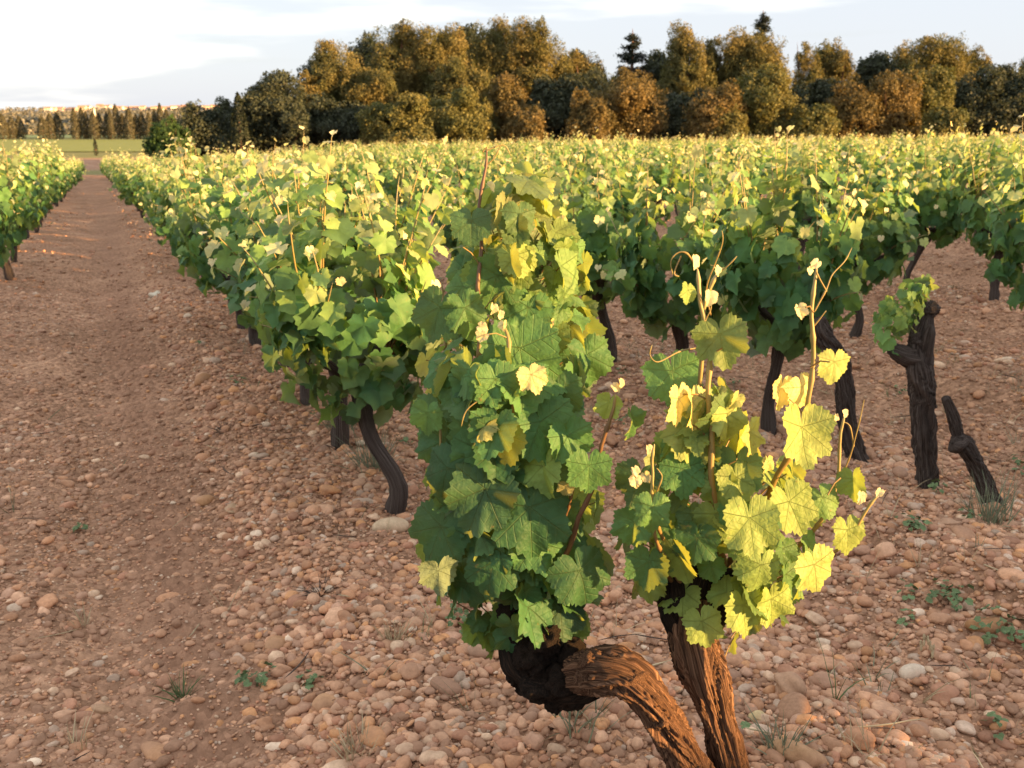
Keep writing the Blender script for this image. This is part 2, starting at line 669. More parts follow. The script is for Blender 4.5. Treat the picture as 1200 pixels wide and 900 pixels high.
# ------------------------------------------------------------------ ground
def ground_h(x, y, fine=True):
    x, y = np.asarray(x, float), np.asarray(y, float)
    s, n = sn_of(x, y)
    fade = np.clip((92 - s) / 4, 0, 1) * np.clip((s + 14) / 6, 0, 1) * np.clip((n + 14) / 4, 0, 1)
    m = np.mod(n + 1.01, 2.02) - 1.01                       # distance from the nearest row
    h = 0.050 * np.exp(-(m / 0.42) ** 2) + 0.045 * np.exp(-((m + 0.42) / 0.16) ** 2)                    # the stones are ridged up along the rows
    h = h - 0.050 * np.exp(-((m - 0.92) / 0.16) ** 2) - 0.050 * np.exp(-((m + 1.10) / 0.16) ** 2) - 0.03 * np.exp(-((m + 0.62) / 0.13) ** 2)
    p = np.stack([x, y, np.zeros_like(x)], -1).reshape(-1, 3)
    shp = x.shape
    h = h + 0.06 * (vnoise(p * 0.7) - 0.5).reshape(shp)
    if fine:
        calm = 1 - 0.75 * np.exp(-((n + 0.88) / 0.22) ** 2)
        h = h + calm * (0.085 * (fbm(p * 3.6 + 5.1, 3) - 0.5).reshape(shp) + 0.024 * (vnoise(p * 20.0) - 0.5).reshape(shp))
    # crosswise tyre marks in the rut
    rut = np.exp(-((n + 0.88) / 0.17) ** 2) * fade
    wig = np.sin(s * 2 * np.pi / 0.17 + 9 * np.abs(n + 0.88) + 2.5 * vnoise(p * 1.1).reshape(shp))
    h = h - 0.030 * rut + 0.020 * rut * wig
    return h * fade + base_h(x, y), rut


def graded(lo, a, b, hi, step, growth):
    c = list(np.arange(a, b + 1e-6, step))
    d, v = step, b
    while v < hi:
        d *= growth
        v += d
        c.append(v)
    d, v = step, a
    front = []
    while v > lo:
        d *= growth
        v -= d
        front.append(v)
    return np.array(front[::-1] + c)


def build_ground():
    xs = graded(-3500, -4.2, 4.2, 3500, 0.034, 1.05)
    ys = graded(-400, 1.2, 9.5, 4500, 0.034, 1.05)
    X, Y = np.meshgrid(xs, ys)
    H, rut = ground_h(X, Y)
    s, n = sn_of(X, Y)
    verge = np.clip((s - 89) / 4.0, 0, 1) * np.clip((112 - s) / 5.0, 0, 1) * 0.8 + np.clip((s - 150) / 8, 0, 1) * 0.9
    mb = MB()
    mb.add(np.stack([X, Y, H], -1), grid_faces(len(xs), len(ys)), 0, rut=rut.ravel(), verge=verge.ravel())
    tag(link("ground", mb.mesh("ground", [SOIL])), kind="structure")


build_ground()


def sheet(name, pts, z, mat):
    mb = MB()
    mb.add([(x, y, z) for x, y in pts], [list(range(len(pts)))], 0)
    return tag(link(name, mb.mesh(name, [mat], False)), kind="structure")


MEADOW = field_mat("yellow_green_crop", (0.19, 0.205, 0.052), (0.25, 0.25, 0.068), 0.5)
MEADOW2 = field_mat("far_green_crop", (0.12, 0.16, 0.075), (0.20, 0.24, 0.10), 0.02)
PLAIN = float(base_h(-60.0, 250.0))
sheet("field", [(-135, 176), (-62, 176), (-118, 335), (-240, 335)], PLAIN + 0.12, MEADOW)
sheet("field", [(-420, 380), (-140, 380), (-130, 560), (-520, 560)], PLAIN + 0.2, MEADOW2)


def ico(sub):
    t = (1 + 5 ** 0.5) / 2
    V = [(-1, t, 0), (1, t, 0), (-1, -t, 0), (1, -t, 0), (0, -1, t), (0, 1, t), (0, -1, -t), (0, 1, -t), (t, 0, -1), (t, 0, 1), (-t, 0, -1), (-t, 0, 1)]
    Fc = [(0, 11, 5), (0, 5, 1), (0, 1, 7), (0, 7, 10), (0, 10, 11), (1, 5, 9), (5, 11, 4), (11, 10, 2), (10, 7, 6), (7, 1, 8), (3, 9, 4), (3, 4, 2), (3, 2, 6), (3, 6, 8), (3, 8, 9), (4, 9, 5), (2, 4, 11), (6, 2, 10), (8, 6, 7), (9, 8, 1)]
    V = [np.array(v) / np.linalg.norm(v) for v in V]
    for _ in range(sub):
        cache, F2 = {}, []

        def mid(a, b):
            k = (min(a, b), max(a, b))
            if k not in cache:
                v = V[a] + V[b]
                V.append(v / np.linalg.norm(v))
                cache[k] = len(V) - 1
            return cache[k]
        for a, b, c in Fc:
            ab, bc, ca = mid(a, b), mid(b, c), mid(c, a)
            F2 += [(a, ab, ca), (b, bc, ab), (c, ca, bc), (ab, bc, ca)]
        Fc = F2
    return np.array(V), np.array(Fc)


ICO = [ico(k) for k in range(4)]


def stone_colors(rng, k):
    pal = np.array([(0.40, 0.23, 0.145), (0.36, 0.195, 0.115), (0.44, 0.27, 0.18), (0.33, 0.20, 0.14), (0.42, 0.22, 0.11), (0.46, 0.33, 0.235), (0.30, 0.155, 0.10), (0.37, 0.28, 0.22), (0.52, 0.42, 0.33)])
    w = np.array([5, 5, 4, 4, 2.0, 1.6, 3.5, 1.6, 0.35])
    c = pal[rng.choice(len(pal), k, p=w / w.sum())]
    return c * rng.uniform(0.80, 1.42, (k, 1)) * np.array([1.14, 1.12, 1.10])


def stones(mb, rng, xy, size, sub, bury=0.25):
    k = len(xy)
    V0, F0 = ICO[sub]
    a = rng.normal(size=(k, 3)) * 1.6
    b = rng.normal(size=(k, 3)) * 2.8
    ph = rng.uniform(0, 6.28, (k, 2))
    rr = 1 + 0.20 * np.sin(V0 @ a.T + ph[:, 0]).T + 0.10 * np.sin(V0 @ b.T + ph[:, 1]).T
    L = V0[None] * rr[..., None]
    sc = np.stack([size * 0.5 * rng.uniform(0.95, 1.3, k), size * 0.5 * rng.uniform(0.72, 0.98, k), size * 0.5 * rng.uniform(0.45, 0.75, k)], 1)
    L = L * sc[:, None, :]
    az = rng.uniform(0, 6.28, k)
    tx = rng.normal(0, 0.3, k)
    ca, sa, ct, st = np.cos(az), np.sin(az), np.cos(tx), np.sin(tx)
    y1 = L[..., 1] * ct[:, None] - L[..., 2] * st[:, None]
    z1 = L[..., 1] * st[:, None] + L[..., 2] * ct[:, None]
    X = L[..., 0] * ca[:, None] - y1 * sa[:, None]
    Y = L[..., 0] * sa[:, None] + y1 * ca[:, None]
    gz, _ = ground_h(xy[:, 0], xy[:, 1])
    bury = np.where(sn_of(xy[:, 0], xy[:, 1])[1] < -0.65, bury + 0.12, bury) + rng.uniform(-0.08, 0.16, k)
    Z = z1 + (gz + sc[:, 2] * (1 - 2 * bury))[:, None]
    V = np.stack([X + xy[:, :1], Y + xy[:, 1:], Z], -1)
    Fc = (F0[None] + (np.arange(k) * len(V0))[:, None, None]).reshape(-1, 3)
    col = np.repeat(stone_colors(rng, k), len(V0), 0)
    mb.add(V, Fc, 0, col=col)


def scatter_in_view(rng, k, y0, y1, power=1.0):
    u = rng.uniform(0, 1, k)
    y = y0 + (y1 - y0) * u ** power
    x = rng.uniform(-1, 1, k) * (y * 0.57 + 0.35)
    return np.stack([x, y], 1)


def stone_weight(xy):
    """how stony the ground is: cobbles lie on the ridges by the rows, the lane is finer"""
    s, n = sn_of(xy[:, 0], xy[:, 1])
    m = np.mod(n + 1.01, 2.02) - 1.01
    w = 0.35 + 0.65 * np.exp(-(m / 0.60) ** 2)
    w = np.where((n > -0.75) & (n < 0.9), 0.95, w)
    w = w * (1 - 0.80 * np.exp(-((n + 0.88) / 0.18) ** 2))
    w = np.where(n < -0.65, w * 0.45, w)
    p = np.stack([xy[:, 0], xy[:, 1], np.zeros(len(xy))], 1)
    w = w * np.clip(0.25 + 1.5 * (vnoise(p * 1.7 + 3.3) - 0.15), 0.12, 1.2)
    return np.where(s > 90, 0.0, np.clip(w, 0, 1))


def build_pebbles():
    rng = np.random.default_rng(77)
    mb = MB()
    spec = [  # candidates, y range, power, size range, subdivision, share kept
        (2200, 1.4, 5.0, 1.0, (0.036, 0.060), 2, 0.7),
        (260, 1.4, 5.0, 1.0, (0.065, 0.095), 2, 0.5),
        (15000, 1.4, 5.2, 0.9, (0.026, 0.046), 1, 1.0),
        (30000, 1.4, 5.2, 0.9, (0.014, 0.028), 1, 1.0),
        (60000, 1.4, 5.2, 0.9, (0.007, 0.016), 0, 1.2),
        (4200, 5.0, 10.0, 0.9, (0.035, 0.075), 1, 0.8),
        (42000, 5.0, 10.0, 0.9, (0.016, 0.036), 0, 1.0),
        (20000, 10.0, 24.0, 0.9, (0.025, 0.065), 0, 0.8),
        (9000, 24.0, 45.0, 0.9, (0.04, 0.08), 0, 0.5),
    ]
    for cnt, y0, y1, pw, (a, b), sub, keep in spec:
        xy = scatter_in_view(rng, cnt, y0, y1, pw)
        w = stone_weight(xy)
        if b < 0.021:
            w = np.clip(w * 0.5 + 0.45, 0, 1)
        xy = xy[rng.uniform(0, 1, cnt) < w * keep]
        size = a + (b - a) * rng.uniform(0, 1, len(xy)) ** 1.7
        stones(mb, rng, xy, size, sub, 0.28)
    # crumbs and clods of the same red earth between the stones
    for cnt, y0, y1, a, b, sub in ((16000, 1.4, 5.5, 0.010, 0.045, 1), (16000, 5.5, 14.0, 0.02, 0.06, 0)):
        xy = scatter_in_view(rng, cnt, y0, y1, 0.9)
        xy = xy[rng.uniform(0, 1, cnt) < 0.30 + 0.6 * (vnoise(np.stack([xy[:, 0], xy[:, 1], 0 * xy[:, 0] + 9], 1) * 2.1) > 0.5)]
        n0 = mb.n
        stones(mb, rng, xy, a + (b - a) * rng.uniform(0, 1, len(xy)) ** 2.2, sub, 0.42)
        k = mb.n - n0
        V = mb.V[-1].astype(float)
        mb.V[-1] = (V + 0.006 * (np.stack([vnoise(V * 90 + 3), vnoise(V * 90 + 31), vnoise(V * 90 + 57)], 1) - 0.5) * 1.6).astype(np.float32)
        c = np.array([0.31, 0.178, 0.115]) * (0.7 + 0.6 * vnoise(V * 14.0))[:, None]
        mb.A["col"][-1] = (n0, k, c)
    o = link("pebbles", mb.mesh("pebbles", [STONE]))
    tag(o, "rounded pinkish pebbles and gravel lying all over the red soil", "pebbles", kind="stuff")


build_pebbles()

CM = {
    "pine": crown_mat("pine_needles", (0.085, 0.092, 0.032), (0.175, 0.142, 0.048)),
    "olive": crown_mat("oak_leaves_olive", (0.080, 0.092, 0.030), (0.16, 0.145, 0.046)),
    "russet": crown_mat("oak_leaves_russet", (0.095, 0.080, 0.030), (0.17, 0.122, 0.044)),
    "dark": crown_mat("dark_shaded_leaves", (0.034, 0.045, 0.028), (0.058, 0.068, 0.040)),  # dark leaf tone with shade put in, for crowns out of the sun
    "cedar": crown_mat("cedar_needles", (0.022, 0.032, 0.028), (0.040, 0.050, 0.040)),
    "bush": crown_mat("bright_bush_leaves", (0.032, 0.070, 0.020), (0.055, 0.10, 0.028)),
    "cypress": crown_mat("cypress_leaves", (0.048, 0.052, 0.032), (0.088, 0.078, 0.046)),
    "drk_cypress": crown_mat("dark_cypress_leaves", (0.016, 0.024, 0.014), (0.026, 0.034, 0.020)),
}


def cards(mb, rng, p, nrm, size, aspect, clump, mat=0):
    """leaf sprays: small bent four-point faces"""
    k = len(p)
    nrm = norm(nrm + rng.normal(0, 0.55, (k, 3)))
    u = norm(np.cross(nrm, rng.normal(0, 1, (k, 3))))
    v = np.cross(nrm, u)
    s = size * rng.uniform(0.55, 1.25, k)[:, None]
    w = s * aspect
    V = np.stack([p - u * w, p - v * s * 0.9 + nrm * s * 0.15, p + u * w, p + v * s + nrm * s * 0.15], 1)
    Fc = (np.array([[0, 1, 2, 3]])[None] + (np.arange(k) * 4)[:, None, None]).reshape(-1, 4)
    mb.add(V, Fc, mat, rnd=np.repeat(rng.uniform(0, 1, k), 4), clump=np.repeat(clump, 4))



# ------------------------------------------------------------------ vine leaves
def leaf_outline(n, teeth, rng):
    ka = np.radians([0, 14, 27, 38, 50, 64, 79, 92, 106, 124, 142, 160, 174, 180])
    kr = np.array([1.00, 0.92, 0.80, 0.85, 0.90, 0.83, 0.71, 0.75, 0.77, 0.69, 0.63, 0.54, 0.32, 0.10])
    kr = kr * rng.uniform(0.94, 1.06, len(kr))
    ph = np.linspace(-np.pi, np.pi, n, endpoint=False)
    r = np.interp(np.abs(ph), ka, kr)
    if teeth:
        r = r * (1 + teeth * np.where(np.arange(n) % 2 == 0, 1, -1) * np.clip((np.pi - np.abs(ph)) * 1.5, 0, 1) * rng.uniform(0.5, 1.2, n))
    return np.stack([np.sin(ph) * r, np.cos(ph) * r], 1)


def leaf_template(n, rings, teeth, seed):
    rng = np.random.default_rng(seed)
    o = leaf_outline(n, teeth, rng)
    L = [np.zeros((1, 2))]
    Fs = []
    for k in range(1, rings + 1):
        f = k / rings
        sm = o if k == rings else leaf_outline(n, 0, np.random.default_rng(seed + 9))
        L.append((o if k == rings else sm) * f)
    V = np.concatenate(L)
    i = np.arange(n)
    j = (i + 1) % n
    tri = np.stack([np.zeros(n, int), 1 + j, 1 + i], 1)
    quads = [np.stack([1 + (k - 1) * n + j, 1 + k * n + j, 1 + k * n + i, 1 + (k - 1) * n + i], 1) for k in range(1, rings)]
    return V, tri, quads


TPL = {
    "near": [leaf_template(58, 3, 0.055, 100 + k) for k in range(4)],
    "mid": [leaf_template(24, 1, 0.085, 200 + k) for k in range(4)],
    "far": [leaf_template(11, 1, 0.06, 300 + k) for k in range(3)],
}


class Leaves:
    def __init__(self):
        self.p, self.t, self.n, self.s, self.a, self.r, self.c = [], [], [], [], [], [], []

    def add(self, p, t, n, size, age, rnd, curl=0.0):
        self.p.append(p); self.t.append(t); self.n.append(n); self.s.append(size); self.a.append(age); self.r.append(rnd); self.c.append(curl)

    def __len__(self):
        return len(self.p)

    def build(self, mb, lod, rng, mat=0):
        """size = half width of a blade about 1.7 sizes wide"""
        p, N, T = np.array(self.p), norm(np.array(self.n)), np.array(self.t)
        T = norm(T - N * (T * N).sum(1, keepdims=True))
        X = np.cross(T, N)
        size, age, rnd, curl = np.array(self.s), np.array(self.a), np.array(self.r), np.array(self.c)
        which = rng.integers(0, len(TPL[lod]), len(p))
        for w, (L, tri, quads) in enumerate(TPL[lod]):
            idx = np.where(which == w)[0]
            if not len(idx):
                continue
            k = len(idx)
            x, y = L[:, 0][None], L[:, 1][None]
            r = np.sqrt(x * x + y * y)
            phi = np.arctan2(x, y)
            fold = rng.uniform(0.0, 0.65, (k, 1)) ** 1.3 + curl[idx][:, None]
            droop = rng.uniform(-0.10, 0.70, (k, 1)) + 0.6 * curl[idx][:, None]
            wv = rng.uniform(0.05, 0.20, (k, 1))
            p1 = rng.uniform(0, 6.28, (k, 1))
            p2 = rng.uniform(0, 6.28, (k, 1))
            z = fold * np.abs(x) * 0.8 - droop * (r ** 2) * 0.6 + wv * np.sin(4 * phi + p1) * r ** 2 + 0.5 * wv * np.sin(9 * phi + p2) * r ** 3
            xs = x * (1 - 0.25 * fold) * rng.uniform(0.9, 1.08, (k, 1))
            V = p[idx][:, None, :] + size[idx][:, None, None] * (xs[..., None] * X[idx][:, None, :] + (y * np.ones((k, 1)))[..., None] * T[idx][:, None, :] + z[..., None] * N[idx][:, None, :])
            m = L.shape[0]
            off = (np.arange(k) * m)
            base = dict(age=np.repeat(age[idx], m), rnd=np.repeat(rnd[idx], m), lc=np.tile(np.stack([L[:, 0], L[:, 1], L[:, 0] * 0], 1), (k, 1)))
            n0 = mb.n
            mb.add(V, (tri[None] + off[:, None, None]).reshape(-1, 3), mat, **base)
            for q in quads:
                mb.Fq.append((q[None] + off[:, None, None]).reshape(-1, 4) + n0)
                mb.M.append(np.full(k * len(q), mat, np.int32))


def cane_path(rng, p, d, L, sag, n=12, wob=0.08):
    pts = [np.array(p, float)]
    d = np.array(d, float)
    for i in range(n):
        d = d + np.array([0, 0, -sag * (0.4 + i / n)]) / n + rng.normal(0, wob, 3) / math.sqrt(n)
        d = d / np.linalg.norm(d)
        pts.append(pts[-1] + d * L / n)
    return np.array(pts)


def leaves_on_cane(lv, rng, path, size, spacing, petiole, centre, young=True, petioles=None, age_shift=0.0):
    seg = np.linalg.norm(np.diff(path, axis=0), axis=1)
    ln = np.concatenate([[0], np.cumsum(seg)])
    tot = ln[-1]
    k = max(3, int(tot / spacing))
    side0 = rng.uniform(0, 6.28)
    for i in range(k):
        u = (i + 0.6) / k
        q = np.array([np.interp(u * tot, ln, path[:, c]) for c in range(3)])
        q2 = np.array([np.interp(min(u * tot + 0.02, tot), ln, path[:, c]) for c in range(3)])
        d = q2 - q
        d = d / max(np.linalg.norm(d), 1e-6)
        a = side0 + i * math.pi + rng.normal(0, 0.5)
        e1 = np.cross(d, [0.3, 0.2, 1.0])
        if np.linalg.norm(e1) < 0.05:
            e1 = np.array([1.0, 0, 0])
        e1 = e1 / np.linalg.norm(e1)
        e2 = np.cross(d, e1)
        side = e1 * math.cos(a) + e2 * math.sin(a)
        out = q - centre
        out[2] *= 0.35
        out = out / max(np.linalg.norm(out), 1e-6)
        prof = np.interp(u, [0, 0.2, 0.6, 0.82, 1.0], [0.85, 1.05, 1.0, 0.58, 0.30])
        if not young:
            prof = max(prof, 0.6)
        s = size * prof * rng.uniform(0.78, 1.18)
        pd = side * 0.75 + out * 0.55 + np.array([0, 0, 0.35]) + rng.normal(0, 0.15, 3)
        pd = pd / np.linalg.norm(pd)
        base = q + pd * petiole * (0.45 + 0.7 * prof)
        nrm = out * 0.9 + np.array([0, 0, 0.26]) + rng.normal(0, 0.38, 3)
        tip = pd * 0.35 + np.array([0, 0, -0.95]) + rng.normal(0, 0.3, 3)
        age = float(np.clip((np.interp(u, [0, 0.5, 0.78, 1.0], [0.02, 0.22, 0.60, 0.98]) if young else 0.2 * u) + age_shift + rng.normal(0, 0.09), 0, 1))
        lv.add(base, tip, nrm, s, age, rng.uniform(0, 1), 0.25 if u > 0.85 and young else 0.0)
        if petioles is not None:
            petioles.append((q, base, age))


def add_prisms(mb, segs, r, mat):
    """thin three-sided stalks"""
    if not segs:
        return
    a = np.array([s[0] for s in segs]); b = np.array([s[1] for s in segs]); ag = np.array([s[2] for s in segs])
    d = norm(b - a)
    u = norm(np.cross(d, np.array([0.31, 0.17, 0.93])))
    v = np.cross(d, u)
    k = len(a)
    V = []
    for base, f in ((a, 1.0), ((a + b) / 2 + np.array([0, 0, 0.006]), 0.8), (b, 0.8)):
        for j in range(3):
            an = j * 2.0944
            V.append(base + (u * math.cos(an) + v * math.sin(an)) * r * f)
    V = np.stack(V, 1)
    Fc = []
    for ring in (0, 1):
        for j in range(3):
            j2 = (j + 1) % 3
            Fc.append((ring * 3 + j, ring * 3 + j2, ring * 3 + 3 + j2, ring * 3 + 3 + j))
    Fc = (np.array(Fc)[None] + (np.arange(k) * 9)[:, None, None]).reshape(-1, 4)
    mb.add(V, Fc, mat, age=np.repeat(0.2 + 0.6 * ag, 9))


def bark_shape(seed, amp=0.2, twist=5.0, lobes=5):
    rng = np.random.default_rng(seed)
    ph = rng.uniform(0, 6.28, 8)

    def f(A, S):
        w = np.stack([np.cos(A) * 0.9, np.sin(A) * 0.9, S * 7 + ph[5]], -1).reshape(-1, 3)
        warp = (fbm(w, 3) - 0.5).reshape(A.shape)
        a = A + twist * S + 1.5 * warp
        x = np.stack([np.cos(a) * 2.6, np.sin(a) * 2.6, S * 4 + ph[0]], -1).reshape(-1, 3)
        n1 = fbm(x, 4).reshape(A.shape)
        x2 = np.stack([np.cos(a) * 5.5, np.sin(a) * 5.5, S * 2.2 + ph[1]], -1).reshape(-1, 3)
        n2 = fbm(x2, 3).reshape(A.shape)
        ridg = 1 - np.abs(2 * n2 - 1) * 2.2
        x3 = np.stack([np.cos(A) * 1.3, np.sin(A) * 1.3, S * 13 + ph[2]], -1).reshape(-1, 3)
        n3 = fbm(x3, 3).reshape(A.shape)
        x4 = np.stack([np.cos(a) * 13, np.sin(a) * 13, S * 2.6 + ph[4]], -1).reshape(-1, 3)
        n4 = fbm(x4, 2).reshape(A.shape)
        fib = 1 - np.abs(2 * n4 - 1) * 2.4
        peel = np.clip((n2 - 0.52) * 9, 0, 1)          # strips of bark standing off
        return 0.94 + amp * 0.35 * np.sin(lobes * a + ph[3] + 5 * n1) + amp * 1.5 * (n1 - 0.5) + amp * 0.5 * (ridg - 0.3) + amp * 0.5 * (fib - 0.3) + amp * 1.7 * (n3 - 0.5) + amp * 0.35 * peel
    return f


def vine_geometry(seed, lod, full=1.0, height=1.0):
    """one goblet-pruned vine at the origin: trunk builder, foliage builder"""
    rng = np.random.default_rng(seed)
    tb = MB()
    seg = {"mid": (14, 22), "far": (6, 8)}[lod]
    hz = rng.uniform(0.42, 0.54) * height
    lean = rng.normal(0, 0.065, 2)
    bend = rng.normal(0, 0.022, (3, 2))
    pts = [(0, 0, -0.06), (bend[0, 0], bend[0, 1], 0.12), (lean[0] * 0.5 + bend[1, 0], lean[1] * 0.5 + bend[1, 1], hz * 0.6), (lean[0], lean[1], hz), (lean[0] * 1.05, lean[1] * 1.05, hz + 0.05)]
    r0 = rng.uniform(0.027, 0.040)
    V, Fc, bc = tube(pts, [r0 * 1.3, r0, r0 * 0.92, r0 * 1.35, r0 * 0.9], seg[0], seg[1], shape=bark_shape(seed, 0.28, rng.uniform(-6, 6), 3))
    tb.add(V, Fc, 0, bc=bc)
    head = np.array(pts[3])
    arms = []
    na = rng.integers(3, 5)
    a0 = rng.uniform(0, 6.28)
    for k in range(na):
        a = a0 + k * 6.283 / na + rng.normal(0, 0.3)
        ln = rng.uniform(0.10, 0.20)
        tip = head + np.array([math.cos(a) * ln, math.sin(a) * ln, rng.uniform(0.07, 0.16)])
        mid = head + (tip - head) * 0.5 + np.array([math.cos(a), math.sin(a), -0.4]) * 0.02
        V, Fc, bc = tube([head, mid, tip], [r0 * 0.75, r0 * 0.6, r0 * 0.55], max(5, seg[0] - 4), max(4, seg[1] // 3), shape=bark_shape(seed + k + 3, 0.3, 3, 3))
        tb.add(V, Fc, 0, bc=bc)
        arms.append((tip, a))
    lv, stems = Leaves(), []
    fb = MB()
    centre = np.array([lean[0], lean[1], 0.70 * height])
    ncane = int(rng.integers(19, 24) * full)
    size = 0.069 if lod == "mid" else 0.074
    for k in range(ncane):
        tip, a = arms[k % na]
        az = a + rng.normal(0, 0.75)
        kind = rng.uniform()
        if kind < 0.46:
            tilt, L, sag = rng.uniform(0.02, 0.30), rng.uniform(0.46, 0.86), 0.02
        elif kind < 0.76:
            tilt, L, sag = rng.uniform(0.28, 0.62), rng.uniform(0.40, 0.64), 0.20
        else:
            tilt, L, sag = rng.uniform(0.8, 1.25), rng.uniform(0.26, 0.42), 0.55 if lod == 'mid' else 0.9
        L *= height
        d = np.array([math.cos(az) * math.sin(tilt), math.sin(az) * math.sin(tilt), math.cos(tilt)])
        path = cane_path(rng, tip, d, L, sag, 10, 0.18)
        leaves_on_cane(lv, rng, path, size, 0.052 if lod == "mid" else 0.062, 0.055, centre)
        if lod == "mid" or kind < 0.33:
            V, Fc, bc = tube(path, np.linspace(0.0052, 0.0018, len(path)), 4, len(path))
            fb.add(V, Fc, 1, age=np.repeat(np.linspace(0.1, 1.0, len(path)), 4))
    # older leaves that close the skirt of the bush
    ns = int((190 if lod == "mid" else 125) * full)
    for k in range(ns):
        a = rng.uniform(0, 6.28)
        zc = rng.uniform(-0.98, 0.5)
        ring = math.sqrt(max(0.05, 1 - zc * zc))
        R = rng.uniform(0.72, 1.05)
        o = np.array([math.cos(a) * ring, math.sin(a) * ring, zc])
        p = centre + np.array([0, 0, 0.05 if lod == 'mid' else -0.06]) + o * np.array([0.33, 0.33, 0.36 * height]) * R
        lv.add(p, np.array([0, 0, -1.0]) + o * 0.3 + rng.normal(0, 0.35, 3), o * np.array([1, 1, 0.3]) + np.array([0, 0, 0.15]) + rng.normal(0, 0.35, 3), size * rng.uniform(0.75, 1.2), float(np.clip(rng.normal(0.10, 0.10) + 0.12 * zc, 0, 0.5)), rng.uniform(0, 1))
    lv.build(fb, lod, rng, 0)
    return tb, fb


N_MID, N_FAR = 9, 8
MID = []
for k in range(N_MID):
    tb, fb = vine_geometry(1000 + k * 17, "mid")
    MID.append((tb.mesh("trunk", [BARK]), fb.mesh("foliage", [LEAF, CANE])))
FARG = [vine_geometry(5000 + k * 13, "far") for k in range(N_FAR)]
FAR = [(tb.mesh("trunk", [BARK]), fb.mesh("foliage", [LEAF, CANE])) for tb, fb in FARG]
FAR_ARR = [(tb.arrays(), fb.arrays()) for tb, fb in FARG]


def place_vine(meshes, x, y, rz, sc, label, group):
    z = float(ground_h(np.array([x]), np.array([y]), False)[0][0])
    t = thing("grape_vine", label, "grapevine", (x, y, z), group, rz)
    t.scale = (sc[0], sc[0], sc[1])
    link("trunk", meshes[0], t)
    link("foliage", meshes[1], t)
    return t


ORD = ["first", "second", "third", "fourth", "fifth", "sixth", "seventh", "eighth", "ninth", "tenth", "eleventh", "twelfth"]


def row_name(k):
    if k == -1:
        return "row left of the lane"
    if k == -2:
        return "second row left of the lane"
    if k == 0:
        return "row edging the lane"
    return ORD[k] + " row right of the lane" if k < 12 else None


def in_frame(x, y, z, mx=1.12):
    dy, dz = y, z - EYE
    dep = dy * CP - dz * SP
    if dep < 0.3:
        return False
    return abs(x / dep * F) < 600 * mx


